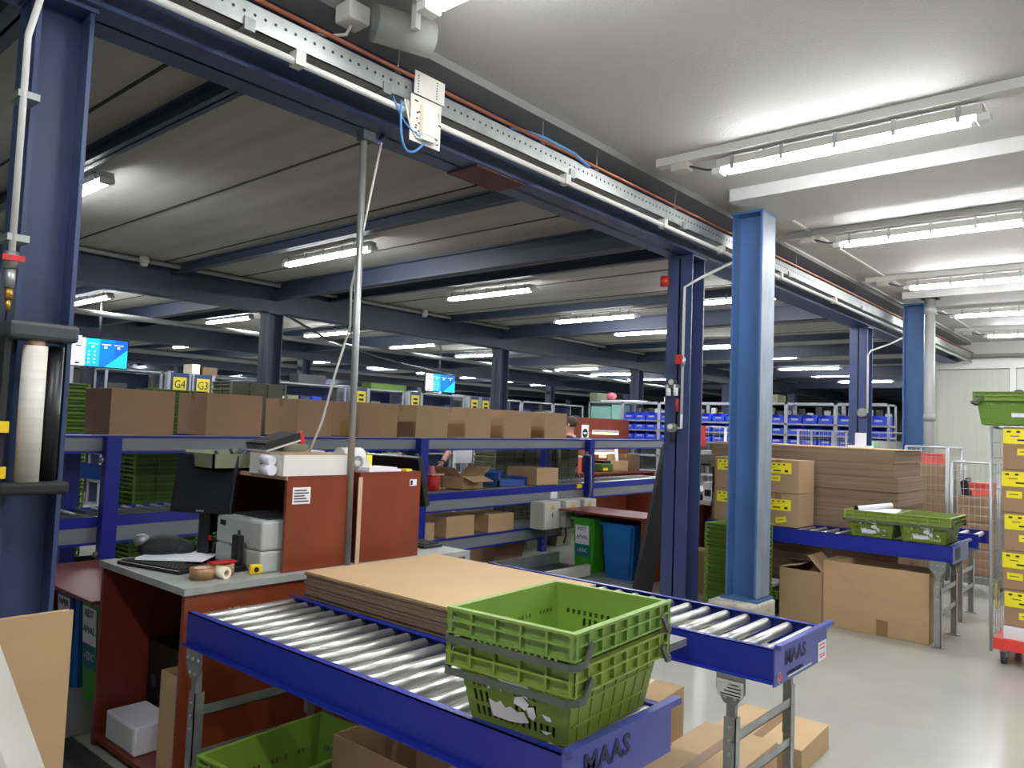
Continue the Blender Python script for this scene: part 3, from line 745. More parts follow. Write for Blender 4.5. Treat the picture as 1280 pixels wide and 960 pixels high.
o = MB().hexa([(-.16, -.13, 0), (.16, -.11, 0), (.15, .12, 0), (-.15, .1, 0)], [(-.155, -.125, .012), (.15, -.11, .004), (.15, .12, .006), (-.15, .1, .016)]).build('paper_sheets', 'paper')
o.location = (1.86, 3.74, .906); o.rotation_euler = (0, 0, -.9); tag(o, 'loose white papers lying across the keyboard', 'paper')
t = thing('equipment_bag', 'black bag slumped on the desk below the monitor', 'bag', (1.83, 3.86, .882))
b = MB().ball((0, 0, .062), .12, (1.05, .8, .5), 16).ball((.07, -.03, .05), .08, (1, .9, .6), 14); b.build('body', 'blackmat', t)
MB().tube(arc((-.08, -.03, .09), (.12, -.05, .07), -.02), .008).build('strap', 'black', t)
MB().ball((-.1, .02, .1), .04, (1, 1, .8)).build('fur_trim', 'galv2', t)
t = thing('hand_scanner', 'black hand scanner with red window before the bag', 'scanner', (2.02, 3.72, .88))
MB().box(-.05, .05, -.04, .04, 0, .03, bevel=.008).build('base', 'black', t)
MB().cyl((0, 0, .03), (0.02, 0, .1), .022).ball((.03, 0, .11), .04, (1.3, .8, .7)).build('head', 'black', t)
MB().box(-.03, -.02, -.02, .02, .1, .125).build('window', 'red', t)
t = thing('label_dispenser', 'black upright charging cradle beside the printer', 'cradle', (1.95, 3.37, .88))
MB().box(-.04, .04, -.035, .035, 0, .03, bevel=.006).build('base', 'black', t)
MB().box(-.012, .02, -.03, .03, .03, .17, bevel=.006).build('holder', 'black', t)
MB().tube(arc((.05, -.03, .02), (.06, -.02, .1), -.04, side=(.02, 0, 0)), .004).build('cord', 'black', t)
def roll(name, label, loc, axis, r0, r1, h, m, mi='woodedge'):
    t = thing(name, label, 'tape', loc)
    MB().ring((0, 0, 0), axis, r0, r1, h, 28).build('tape', m, t); MB().ring((0, 0, 0), axis, r0 - .004, r0, h, 28).build('core', mi, t)
    return t
roll('tape_roll', 'brown packing tape roll standing on the desk edge', (1.75, 3.3, .88), (0, 0, 1), .038, .055, .05, 'tape')
roll('tape_roll', 'second brown tape roll with red inner wrapping behind the cream roll', (1.86, 3.33, .88), (0, 0, 1), .038, .053, .05, 'card3')
roll('label_roll', 'cream label roll lying on its side on the desk', (1.825, 3.225, .907), (-.25, .95, 0), .016, .027, .06, 'cream')
tag(MB().box(1.8, 1.92, 3.31, 3.36, .934, .942).build('red_tape_strip', 'red'), 'red and white strip lying across the tape rolls', 'tape strip')
t = thing('tape_measure', 'small yellow tape measure on the desk', 'tape measure', (1.985, 3.255, .88), -.2)
MB().box(-.03, .03, -.015, .015, 0, .045, bevel=.008).build('case', 'yellow2', t); MB().cyl((0, -.016, .022), (0, -.0145, .022), .012).build('emblem', 'ink', t)
# things on top of the cabinets
t = thing('white_carton', 'flat white carton on top of the open desk cabinet', 'carton', (2.07, 3.2, 1.335))
MB().box(0, .37, 0, .3, 0, .1).build('body', 'white', t); MB().box(0, .37, .0, .3, .1, .104).build('lid', 'card2', t)
MB().box(-.001, 0, .18, .2, .045, .06).build('print', 'ink', t)
t = thing('white_carton', 'smaller white carton behind the pole on the cabinet', 'carton', (2.33, 3.55, 1.34))
MB().box(0, .22, 0, .2, 0, .1).build('body', 'white', t); MB().cyl((.1, .1, .1), (.1, .1, .115), .03).build('plug', 'offwhite', t)
t = thing('label_printer', 'small white label printer with rounded cover beside the pole', 'printer', (2.62, 3.42, 1.345))
MB().box(-.07, .07, -.1, .1, 0, .06, bevel=.015).build('base', 'offwhite', t); MB().cyl((-.07, 0, .06), (.07, 0, .06), .06, n=24).build('cover', 'white', t)
MB().ring((-.02, -.102, .045), (0, 1, 0), .02, .035, .004).build('dial', 'galv2', t)
tag(MB().box(2.6, 2.82, 3.22, 3.4, 1.345, 1.357).box(2.61, 2.8, 3.23, 3.4, 1.357, 1.366).build('paper_stack', 'paper'), 'thin stack of white sheets on the right cabinet', 'paper')
tag(MB().box(2.86, 2.9, 3.22, 3.27, 1.345, 1.356).build('sticky_notes', 'yellow'), 'yellow sticky note pad at the front corner of the right cabinet', 'notes')
tag(MB().box(2.71, 2.745, 3.38, 3.41, 1.345, 1.425).build('sticky_notes', 'yellow'), 'yellow sticky note fixed near the white label printer', 'notes')
tag(MB().box(2.75, 2.88, 3.27, 3.33, 1.345, 1.355).build('tablet', 'black'), 'flat black handheld lying on the right cabinet', 'tablet')
t = thing('document_box', 'black and white tray tilted on the flat white carton', 'tray', (2.1, 3.4, 1.4405))
Rt = Matrix.Rotation(-.28, 4, 'Y')
MB().box(0, .2, 0, .18, 0, .035, Rt).build('body', 'white', t); MB().box(-.0, .202, -.003, .18, .01, .045, Rt).build('sleeve', 'blackmat', t)
MB().box(.2, .225, .0, .03, -.015, .045, Rt).build('tag', 'red', t)
t = thing('tool_tray', 'olive grey tray full of tools on the cabinet behind the monitor', 'tray', (1.93, 3.6, 1.34))
b = MB().box(0, .3, 0, .3, 0, .01).box(0, .3, 0, .01, 0, .08).box(0, .3, .29, .3, 0, .09).box(0, .01, 0, .3, 0, .08).box(.29, .3, 0, .3, 0, .08)
b.build('tray', 'greygreen', t)
MB().tube(arc((.02, .02, .09), (.2, .1, .1), .03), .008).tube(arc((.1, .02, .1), (.26, .15, .1), .04), .008).build('cord', 'darkgrey', t)
tag(MB().cyl((2.035, 3.24, 1.362), (2.035, 3.32, 1.362), .026).cyl((2.04, 3.25, 1.405), (2.035, 3.33, 1.412), .022).build('paper_roll', 'paper'), 'white paper rolls wedged beside the white carton', 'paper roll')
tag(MB().box(2.27, 2.42, 3.52, 3.62, 1.44, 1.475).build('tray_lid', 'greygreen'), 'small olive tray behind the flat white carton', 'tray')
# inside the desk
t = thing('computer_tower', 'black computer tower in the dark kneehole of the desk', 'computer', (2.0, 3.55, .056))
MB().box(-.17, .4, -.02, .4, 0, .42, bevel=.01).build('case', 'black', t); MB().box(-.173, -.17, .3, .34, .2, .25).build('power_button', 'darkgrey', t)
t = thing('paper_pack', 'white paper pack lying in the desk kneehole', 'paper', (1.75, 3.73, .056), .0)
b = MB().box(-.13, .06, -.16, .16, 0, .13, bevel=.008); b.build('wrap', 'paper', t)
MB().box(-.132, -.13, -.14, .14, .015, .115).build('sheet_edges', 'white', t)
carton('cardboard_sleeve', 'narrow open brown carton standing in the desk kneehole', 1.72, 3.3, .062, .16, .2, .42, 0, True, 'card')
tag(MB().box(-.5, 1.56, 3.5, 4.12, .0, .012).build('floor_mat', 'mat'), 'dark rubber mat before the desk kneehole', 'mat')
tag(MB().box(1.2, 1.72, 4.126, 4.148, 0, .014).build('floor_strip', 'galv'), 'pale metal strip between the rubber mats', 'strip')

# ------------------------------------------------------------------ waste bin stations
def bin_(label, loc, w_, d, h, m, lines=None, lm='teallabel', rz=0):
    t = thing('waste_bin', label, 'bin', loc, rz); a, c = w_ / 2, d / 2
    k = .82
    b = MB()
    P0 = [(-a * k, -c * k, 0), (a * k, -c * k, 0), (a * k, c * k, 0), (-a * k, c * k, 0)]; P1 = [(-a, -c, h), (a, -c, h), (a, c, h), (-a, c, h)]
    for i in range(4): b.quad(P0[i], P0[(i + 1) % 4], P1[(i + 1) % 4], P1[i])
    b.quad(*P0)
    bmesh.ops.remove_doubles(b.b, verts=b.b.verts[:], dist=1e-5)
    bmesh.ops.bevel(b.b, geom=[e for e in b.b.edges if abs(e.verts[0].co.z - e.verts[1].co.z) > .1], offset=.03, segments=3, affect='EDGES')
    b.build('body', m, t, solid=.004)
    MB().box(-a - .012, a + .012, -c - .012, -c + .006, h - .03, h).box(-a - .012, a + .012, c - .006, c + .012, h - .03, h).box(-a - .012, -a + .006, -c, c, h - .03, h).box(a - .006, a + .012, -c, c, h - .03, h).build('rim', m, t)
    if lines:
        xx = lambda z: -a * (k + (1 - k) * z / h) - .004
        def slab(y0, y1, z0, z1, o, m_, nm): return MB().quad((xx(z0) - o, y0, z0), (xx(z0) - o, y1, z0), (xx(z1) - o, y1, z1), (xx(z1) - o, y0, z1)).build(nm, m_, t, solid=.0008)
        l1 = slab(-c * .62, c * .62, h * .52, h * .86, .001, 'paper', 'label')
        l2 = slab(-c * .62, c * .62, h * .3, h * .52, .001, lm, 'label')
        n = len(lines)
        for i, s in enumerate(lines):
            z = h * (.80 - i * .30 / n)
            text(s, min(.055, c * 1.9 / max(4, len(s))), (xx(z) - .004, 0, z), FX, 'ink', l1)
        text('\u203a EDC', .055, (xx(h * .41) - .004, 0, h * .41), FX, 'paper', l2)
    return t
def station(label, x0, x1, y0, y1, z, side):
    t = thing('bin_cabinet', label, 'cabinet', (x0, y0, 0)); W, D = x1 - x0, y1 - y0
    MB().box(0, W, 0, D, z - .02, z).build('top_board', 'wood2', t)
    ys = -.02 if side else D
    MB().box(.0, W, ys, ys + .02, 0, z).build('side_panel', 'wood', t)
    MB().box(W - .02, W, 0, D, 0, z - .02).build('back_panel', 'wood2', t)
    return t
station('low reddish brown shelf over the bins left of the desk', 1.62, 2.2, 4.15, 5.3, .65, 0)
bin_('green waste bin with white label under the low shelf beside the desk', (1.95, 4.6, 0.0), .32, .3, .6, 'bingreen', ('REST', 'AFVAL'))
bin_('blue paper bin with white label under the low shelf beside the desk', (1.95, 4.98, 0.0), .32, .3, .6, 'binblue', ('PAPIER', '&', 'KARTON'))
station('reddish brown shelf over the green and blue bins in the far work area', 7.15, 7.75, 4.3, 5.4, .7, 1)
bin_('green waste bin lettered for residual waste in the far work area', (7.4, 5.12, 0), .34, .3, .62, 'bingreen', ('REST', 'AFVAL'))
bin_('plain blue waste bin next to the green bin in the far work area', (7.42, 4.66, 0), .36, .42, .6, 'binblue')
t = thing('work_desk', 'dark reddish brown desk with pale top beside the blue bin', 'desk', (7.8, 3.95, 0))
MB().box(0, .025, .1, .55, 0, .95).build('side_panel', 'wood2', t); MB().box(-.02, 1.2, .05, .55, .95, .98).build('worktop', 'laminate', t); MB().box(1.15, 1.18, .1, .55, 0, .95).build('side_panel', 'wood2', t); MB().box(0, 1.18, .53, .55, 0, .95).build('back_panel', 'wood2', t)
b = MB().hexa([(6.5, 3.98, 0), (6.62, 3.86, 0), (6.7, 3.94, 0), (6.58, 4.06, 0)], [(7.05, 3.98, 1.5), (7.17, 3.86, 1.5), (7.25, 3.94, 1.5), (7.13, 4.06, 1.5)])
tag(b.build('leaning_board', 'blackmat'), 'long black board leaning toward the gauge column', 'board')

# ------------------------------------------------------------------ long picking line
zT = lambda x: 1.425 + .0095 * x
zM = lambda x: .805 + .0105 * x
zL = lambda x: .38 + .0115 * x
t = thing('picking_line', 'long blue and grey two level picking line crossing the hall behind the desks', 'conveyor', (0, 0, 0))
def sbeam(name, x0, x1, y0, y1, f, dz0, dz1, m, parent):
    return MB().hexa([(x0, y0, f(x0) + dz0), (x1, y0, f(x1) + dz0), (x1, y1, f(x1) + dz0), (x0, y1, f(x0) + dz0)], [(x0, y0, f(x0) + dz1), (x1, y0, f(x1) + dz1), (x1, y1, f(x1) + dz1), (x0, y1, f(x0) + dz1)]).build(name, m, parent)
XA, XB = -.5, 10.4
for nm, f, d0, d1, y in (('upper_beam', zT, -.125, 0, 5.7), ('middle_beam', zM, -.14, .0, 5.7), ('lower_beam', zL, -.145, .0, 5.7), ('upper_beam', zT, -.125, 0, 6.3), ('middle_beam', zM, -.14, .0, 6.3)):
    xe = 7.6 if nm == 'lower_beam' else XB
    g = sbeam(nm, XA, xe, y - .015, y + .015, f, d0 + .018, d1 - .018, 'shelfgrey', t)
    sbeam('blue_edge', XA, xe, y - .02, y + .02, f, d1 - .018, d1, 'cblue', g); sbeam('blue_edge', XA, xe, y - .02, y + .02, f, d0, d0 + .018, 'cblue', g)
sbeam('shelf_board', XA, XB, 5.72, 6.28, zT, -.03, -.012, 'shelfgrey', t)
sbeam('lower_board', XA, 7.6, 5.72, 6.28, zL, -.03, -.012, 'shelfgrey', t)
for y in (5.68, 6.26): sbeam('roller_rail', XA, XB, y, y + .02, zM, .0, .055, 'cblue', t)
r0 = None; x = XA + .1; n = 0
while x < XB - .05 and n < 98:
    if r0 is None:
        r0 = MB().cyl((0, 5.72, 0), (0, 6.25, 0), .022, n=10).build('roller', 'roller', t); r = r0
    else: r = r0.copy(); C.objects.link(r); r.parent = t
    r.location = (x, 0, zM(x) + .035); x += .112; n += 1
for x in (-.4, 2.27, 5.2, 8.08):
    MB().box(x - .05, x + .05, 5.6, 5.68, 0, zT(x) - .005).build('post', 'cblue', t)
    MB().box(x - .05, x + .05, 6.32, 6.4, 0, zT(x) - .005).build('post', 'cblue', t)
    for z in (zM(x) - .2, zT(x) - .17): MB().cyl((x - .05, 5.64, z), (x - .075, 5.64, z), .02, n=8).build('bolt', 'galv', t)
tag(MB().tube([(8.0, 5.57, 1.3), (8.02, 5.56, .9), (8.0, 5.57, .78)], .012).tube([(7.9, 5.6, 1.31), (8.0, 5.57, 1.3)], .01).build('conduit', 'galv2'), 'thin grey conduit on the picking line post above the electric boxes', 'conduit')
tag(MB().box(7.85, 7.95, 5.65, 5.679, .89, .94).build('sensor', 'yellow2'), 'small orange yellow sensor on the roller track beside the post', 'sensor')
tag(MB().box(7.35, 7.48, 5.678, 5.683, .78, .86).build('paper_label', 'paper'), 'white paper label on the grey middle beam', 'label')
# cartons on the upper shelf
bx = [(2.26, 2.72, .33), (2.97, 3.45, .33), (3.77, 4.14, .32), (4.46, 4.91, .32), (5.15, 5.59, .32), (5.85, 6.25, .32), (6.46, 6.95, .315), (7.2, 7.64, .31)]
for i, (a, c, h) in enumerate(bx):
    lab = ['plain brown carton on the upper shelf, nearest the film dispenser column', 'plain brown carton on the upper shelf, second from the film dispenser column', 'plain brown carton on the upper shelf just left of the grey pole', 'plain brown carton on the upper shelf right behind the grey pole', 'plain brown carton on the upper shelf above the tilted black monitor', 'plain brown carton on the upper shelf above the reaching arm', 'plain brown carton on the upper shelf, last but one before the standing person', 'plain brown carton on the upper shelf beside the standing person'][i]
    o = carton('cardboard_box', lab, (a + c) / 2, 5.92, zT((a + c) / 2) + .004, c - a, .46, h, [0, 0, .05, -.03, 0, 0, .02, 0][i], False, ['card3', 'card3', 'card3', 'card3', 'card2', 'card2', 'card2', 'card2'][i], 'cartons on the upper shelf')
    if i > 2: MB().box(-(c - a) / 2 - .003, -(c - a) / 2 - .001, -.2, .05, .0, .14).build('tape', 'tape', o)
# cartons on the lower levels
carton('cardboard_box', 'small closed carton on the roller track before the dim green crate stacks', 7.33, 5.95, zM(7.3) + .062, .42, .46, .2, 0, False, 'card', tape=False)
carton('cardboard_box', 'open carton with spread flaps on the roller track below the reaching hand', 6.1, 5.96, zM(6.1) + .068, .36, .32, .13, .1, True, 'card', flaps=(('x', .95), ('X', .95), ('y', 1.9)))
tag(MB().box(6.08, 6.2, 5.9, 5.96, zM(6.1) + .066, zM(6.1) + .11).build('paper_wad', 'paper'), 'white paper lying in the open carton with spread flaps', 'paper')
carton('cardboard_box', 'small brown carton behind the red container on the roller track', 5.8, 6.14, zM(5.8) + .063, .16, .16, .12, 0, False, 'card3')
t = thing('red_container', 'red container with lid on the roller track beside the monitor', 'container', (5.66, 5.95, zM(5.66) + .058))
MB().cyl((0, 0, 0), (0, 0, .16), .07, .08, 18).build('body', 'red', t); MB().cyl((-.03, 0, .16), (-.03, 0, .25), .035, n=16).build('knob', 'pink', t); MB().box(-.08, .1, -.07, .07, .16, .175).build('lid', 'woodedge', t)
t = thing('storage_tub', 'shallow blue tub with green inside on the roller track', 'tub', (6.78, 6.02, zM(6.78) + .063))
MB().box(-.2, .26, -.18, .18, 0, .06).build('base', 'green', t)
MB().box(-.22, .28, .18, .2, 0, .16).box(-.22, .28, -.2, -.18, 0, .07).box(-.22, -.2, -.2, .2, 0, .15).box(.26, .28, -.2, .2, 0, .1).build('wall', 'beltblue', t)
for i, (x, w_, h) in enumerate(((5.88, .42, .22), (6.53, .43, .2), (5.42, .16, .18))):
    carton('cardboard_box', ['left one of two brown cartons on the lower board below the roller track', 'right one of two brown cartons on the lower board below the roller track', 'narrow brown carton on the lower board next to the blue post'][i], x, 5.98, zL(x) - .007, w_, .5, h, 0, False, 'card', tape=False)
# electric cabinets
for i, (x, w_) in enumerate(((7.05, .3), (7.45, .3), (7.8, .26))):
    t = thing('electric_box', ['grey electric cabinet, first and largest showing on the picking line', 'grey electric cabinet between the other two on the picking line', 'grey electric cabinet next to the picking line post'][i], 'electric cabinet', (x, 5.42, .47), 0, 'electric cabinets')
    MB().box(-w_ / 2, w_ / 2, 0, .2, 0, .31, bevel=.006).build('body', 'offwhite', t)
    MB().box(-w_ / 2 + .008, w_ / 2 - .008, -.008, 0, .008, .302).build('door', 'offwhite', t)
    MB().prism([(-.035, -.0092, .23), (.035, -.0092, .23), (0, -.0092, .29)], (0, .0008, 0)).build('warning_sticker', 'yellow2', t)
    MB().box(-.008, .008, -.012, -.008, .14, .18).build('lock', 'ink', t)
    MB().tube([(0, .1, 0), (.02, .1, -.12), (-.02, .1, -.2)], .012).build('cable', 'darkgrey', t)
    MB().box(-.03, .03, .2, .27, .1, .16).build('mounting', 'galv2', t)
t = thing('low_conveyor', 'low dark belt conveyor with pale rails on the floor before the picking line', 'conveyor', (0, 0, 0))
MB().box(4.2, 7.1, 4.9, 4.95, .02, .14).build('rail', 'offwhite', t); MB().box(4.2, 7.1, 5.33, 5.38, .1, .22).build('rail', 'galv', t); MB().box(4.2, 7.1, 4.95, 5.33, .06, .1).build('belt', 'darkgrey', t)
for x in (4.6, 5.8, 6.9): MB().box(x, x + .05, 5.33, 5.38, 0, .1).build('leg', 'galv2', t)
carton('cardboard_box', 'brown carton on the floor under the lower beam of the picking line', 7.0, 6.2, 0, .5, .4, .26, 0, False, 'card3')

# ------------------------------------------------------------------ crate stacks behind the line
kinds = {}
def stack(x, y, n, m, lab, grp, rz=0, pitch=.072, z0=0, jit=.002, tl=.6):
    key = (m, tl)
    if key not in kinds:
        kinds[key] = make_crate('plastic_crate', 'x', tl=tl, m=m, mr={'green2': 'green', 'greygreen': 'greygreen', 'greendark': 'green2'}[m], detail=False, bail=False); first = kinds[key]
    else: first = None
    for i in range(n):
        p = (x + random.uniform(-jit, jit), y + random.uniform(-jit, jit), z0 + i * pitch)
        k = n - 1 - i
        L_ = ('%s crate from the top of the %s' % (ORD[k], lab)) if 0 < k < len(ORD) else ('topmost crate of the %s' % lab if k == 0 else 'crate deep in the %s' % lab)
        if first: first.location = p; first.rotation_euler = (0, 0, rz); first['label'] = L_; first['group'] = grp; first = None
        else: dup(kinds[key], p, rz, L_, grp)
random.seed(2)
stack(6.64, 2.98, 9, 'green2', 'green stack behind the bright blue column', 'crates stacked behind the blue column', 0, .076, tl=.5)
stack(3.12, 6.75, 16, 'greendark', 'green stack beside the left picking post', 'crates stacked behind the left post', 0, .072)
stack(2.7, 8.25, 24, 'greendark', 'green stack behind the film dispenser column', 'crates stacked behind the dispenser column', 0)
stack(3.9, 8.25, 24, 'greendark', 'green stack between the first two shelf cartons', 'crates stacked behind the first shelf cartons', 0)
stack(4.08, 7.0, 25, 'greygreen', 'tall olive stack left of the middle column', 'crates stacked behind the second shelf carton', 0)
for i, x in enumerate((7.6, 8.22, 8.75)):  # green crates; their dim, desaturated look is put into the grey-green colour
    stack(x, 6.75, 17, 'greygreen', ['left dim green stack behind the small closed carton', 'middle dim green stack behind the small closed carton', 'dim green stack beside the standing person'][i], 'dim green crates stacked behind the roller track %s' % 'abc'[i], 0 if i < 2 else PI / 2)
# crates on the back conveyor
for (x, y, rz, lab) in ((7.2, 1.96, PI / 2, 'green plastic crate holding a rolled paper on the back conveyor'), (7.2, 1.56, PI / 2, 'green plastic crate with a torn label at the end of the back conveyor')):
    o = dup(lower, (x, y, .798), 0, lab, 'crates on the back conveyor')
for nm in list(bpy.data.objects):
    pass
t = thing('paper_roll', 'black ended paper roll sticking out of the green crate on the back conveyor', 'paper roll', (7.15, 2.0, 1.0))
MB().cyl((-.1, .1, .02), (.2, -.1, .05), .025).build('tube', 'paper', t); MB().cyl((-.105, .104, .02), (-.1, .1, .02), .028).build('cap', 'black', t)
tag(MB().hexa([(7.0, 1.8, .98), (7.3, 1.8, .98), (7.3, 2.1, .98), (7.0, 2.1, .98)], [(7.02, 1.82, 1.0), (7.28, 1.8, 1.03), (7.28, 2.08, 1.02), (7.02, 2.1, 1.01)]).build('paper_sheets', 'paper'), 'white papers in the green crate holding the paper roll', 'paper')
o = dup(kinds['greendark', .6], (7.225, 2.94, 0), 0, 'green plastic crate on the floor between the crate stack and the small carton')
o = tag(MB().box(7.1, 7.4, 2.84, 3.04, .2255, .25).build('paper_stack', 'paper'), 'white papers lying on the floor crate behind the small carton', 'paper')

# yellow labelled cartons on the back conveyor
for i, (y0, y1) in enumerate(((2.98, 3.40), (2.58, 2.96))):
    for j in range(2):
        lb = [('x', (.06, .0)[i], .225 - .03 * (i * (1 - j)), .24, .1, 'yellow', 0), ('x', (-.03, .03)[i] - .06 * (1 - j) * i, (.11, .13)[i] - .07 * (i * (1 - j)), .1, .05, 'yellow', .2 * i * (1 - j))]
        carton('labelled_carton', [['lower left carton of four with yellow labels, behind the bright blue column', 'upper left carton of four with yellow labels, behind the bright blue column'], ['lower right carton of four with yellow labels, beside the cardboard stack', 'upper right carton of four with yellow labels, beside the cardboard stack']][i][j], 7.19, (y0 + y1) / 2, .802 + j * .305, .4, y1 - y0 - .01, .3, 0, False, 'card2', 'cartons with yellow labels on the back conveyor', labels=lb, tape=True)
# big stack of flat cardboard behind the back conveyor
random.seed(9)
z = .1; i = 0
t = thing('pallet', 'wooden pallet under the tall stack of flat cardboard', 'pallet', (7.6, 1.95, 0))
for y in (0, .8, 1.65): MB().box(0, 1.0, y, y + .1, 0, .08).build('block_beam', 'woodedge', t)
for k in range(6): MB().box(k * .17, k * .17 + .12, 0, 1.75, .08, .098).build('board', 'woodedge', t)
hs = [.13, .14, .12, .13, .14, .12, .13, .14, .13, .13, .12]
for h in hs:
    dx, dy = random.uniform(-.012, .012), random.uniform(-.03, .03)
    o = MB().box(7.6 + dx, 8.6 + dx, 1.93 + dy, 3.72 + dy, z, z + h - .003).build('cardboard_bundle', 'stackedge')
    k = len(hs) - 1 - i
    tag(o, ('%s bundle from the top of the tall flat cardboard stack' % ORD[k]) if k else 'topmost bundle of the tall flat cardboard stack', 'cardboard bundle', 'bundles in the tall cardboard stack')
    z += h; i += 1
tag(MB().hexa([(7.62, 1.92, z), (8.6, 1.92, z), (8.6, 3.7, z), (7.62, 3.7, z)], [(7.62, 1.92, z + .006), (8.6, 1.92, z + .006), (8.6, 3.7, z + .02), (7.62, 3.7, z + .02)]).build('cardboard_sheet', 'cardtop'), 'pale top sheet on the tall flat cardboard stack', 'cardboard')
t = thing('document_holder', 'white paper card standing on the tall cardboard stack', 'card', (7.75, 2.28, z + .015))
MB().box(0, .01, -.05, .05, 0, .14).build('card', 'paper', t); MB().box(-.05, .06, -.1, .1, 0, .02).build('foot', 'paper', t)
# dark shelf unit beside the stack
t = thing('dark_shelf', 'black open shelf unit with a pale shelf between the blue columns', 'shelf', (7.72, 3.78, 0))
MB().box(.5, .52, 0, .14, 0, 1.3).box(0, .5, -.02, 0, 0, 1.3).build('frame', 'blackmat', t)
MB().box(-.03, .5, 0, .14, .86, .9).build('shelf_board', 'offwhite', t); MB().box(0, .5, 0, .14, 1.28, 1.3).build('top_board', 'blackmat', t)
tag(MB().box(7.75, 7.95, 3.79, 3.9, .902, 1.1).build('printed_box', 'paper'), 'small white printed box on the pale shelf between the columns', 'box')
tag(MB().box(7.745, 7.75, 3.81, 3.88, .95, 1.02).build('box_print', 'ink'), 'dark picture printed on the small white box', 'print')
t = thing('paper_tray', 'grey tray with white papers on the black shelf unit', 'tray', (7.7, 3.78, 1.3))
MB().hexa([(0, 0, 0), (.4, 0, 0), (.4, .14, 0), (0, .14, 0)], [(-.03, -.05, .1), (.42, -.05, .1), (.42, .2, .1), (-.03, .2, .1)]).build('tray', 'galv2', t); MB().box(0, .3, -.03, .16, .1, .14).build('paper', 'paper', t)
carton('cardboard_box', 'tall brown carton on the floor between the gauge column and the crate stack', 7.45, 3.75, 0, .3, .3, .42, 0, False, 'card3')

# ------------------------------------------------------------------ roll cages
def wirepanel(parent, p, u, v, W, H, nu, nv, r=.0025, m='wire', frame=.011):
    # p origin, u,v unit dirs; wires inside a tube frame
    p, u, v = Vector(p), Vector(u), Vector(v); b = MB()
    for i in range(1, nu): b.cyl(p + u * (W * i / nu), p + u * (W * i / nu) + v * H, r, n=5, caps=False)
    for j in range(1, nv): b.cyl(p + v * (H * j / nv), p + v * (H * j / nv) + u * W, r, n=5, caps=False)
    b.build('wire_mesh', m, parent)
    MB().tube([p, p + v * H], frame, 8).build('upright', m, parent); MB().tube([p + u * W, p + u * W + v * H], frame, 8).build('upright', m, parent)
    MB().tube([p + v * H, p + u * W + v * H], frame, 8).build('top_bar', m, parent)
def rollcage(label, x, y, W, D, z0, H, sides, base='redplastic', group=None):
    t = thing('roll_cage', label, 'roll cage', (x, y, 0), 0, group)
    MB().box(0, W, 0, D, z0 - .08, z0).build('base', base, t)
    for px, py in ((.06, .06), (W - .06, .06), (.06, D - .06), (W - .06, D - .06)):
        w_ = MB().cyl((px, py - .015, .05), (px, py + .015, .05), .05, n=16).build('caster', 'darkgrey', t)
        MB().box(px - .03, px + .03, py - .025, py + .025, .055, z0 - .08).build('fork', 'galv', w_)
    if 'Y' in sides: wirepanel(t, (0, D + .015, z0 - .1), (1, 0, 0), (0, 0, 1), W, H, 8, 14)
    if 'y' in sides: wirepanel(t, (0, -.015, z0 - .1), (1, 0, 0), (0, 0, 1), W, H, 8, 14)
    if 'X' in sides: wirepanel(t, (W + .015, 0, z0 - .1), (0, 1, 0), (0, 0, 1), D, H, 8, 14)
    if 'x' in sides: wirepanel(t, (-.015, 0, z0 - .1), (0, 1, 0), (0, 0, 1), D, H, 8, 14)
    return t
rc = rollcage('grey wire roll cage on a red base loaded with yellow labelled cartons', 6.76, .3, .8, .74, .19, 1.66, 'YX')
MB().box(.3, .33, .76, .775, .35, .55).build('tag', 'yellow', rc)
zz = [.19, .235, .535, .835, 1.12, 1.44, 1.755]
tag(MB().box(6.79, 6.95, .62, .98, .192, .275).build('white_box', 'paper'), 'white packet on the red base of the loaded roll cage', 'packet')
zb = .28
for i, (za, zc) in enumerate(((.28, .545), (.547, .83), (.832, 1.115), (1.117, 1.435), (1.437, 1.755))):
    H = zc - za - .002
    lb = [('x', .07, H - .07, .3, .11, 'yellow', 0), ('x', .14 if i % 2 else .08, H - .185, .1, .05, 'yellow', 0)]
    carton('labelled_carton', ['lowest yellow labelled carton in the loaded roll cage', 'yellow labelled carton, fourth from the top in the loaded roll cage', 'yellow labelled carton, third from the top in the loaded roll cage', 'yellow labelled carton, second from the top in the loaded roll cage', 'topmost yellow labelled carton in the loaded roll cage under the green crate'][i], 7.13, .72 + (0, .015, 0, .02, .01)[i], za, .56, .52, H, 0, False, 'card3', 'cartons in the loaded roll cage', labels=[(f, -u, v, a, c_, mm, tl) if False else (f, u + .04, v, a, c_, mm, tl) for f, u, v, a, c_, mm, tl in lb], tape=False)
o = make_crate('plastic_crate', 'large green plastic crate on top of the loaded roll cage', .62, .44, .25, .04, 'green2', 'green', True, .07)
o.location = (7.0, .89, 1.757 + .01); o.rotation_euler = (0, 0, PI / 2 + .1)
MB().box(-.1, .06, .2, .2005, .06, .09, Matrix.Translation((0, -.012, 0))).build('label', 'paper', o)
for i in range(4):
    tag(MB().ball((6.95 + .05 * (i % 2), .7 + i * .07, 1.99 + .015 * (i % 2)), .05, (1, 1, .8), 10).build('black_bag', 'blackmat'), ['black packet showing above the crate rim near its middle', 'second black packet showing above the crate rim on the roll cage', 'third black packet above the crate rim on the roll cage', 'black packet above the crate rim at its left end'][i], 'packet')
rc2 = rollcage('grey roll cage with plain cartons behind the far blue column', 9.6, 1.92, .7, .4, .22, 1.45, 'yYx', 'galv2')
rc3 = rollcage('shorter grey roll cage with a red box on brown cartons', 9.5, 1.42, .7, .42, .22, 1.3, 'yYx', 'galv2')
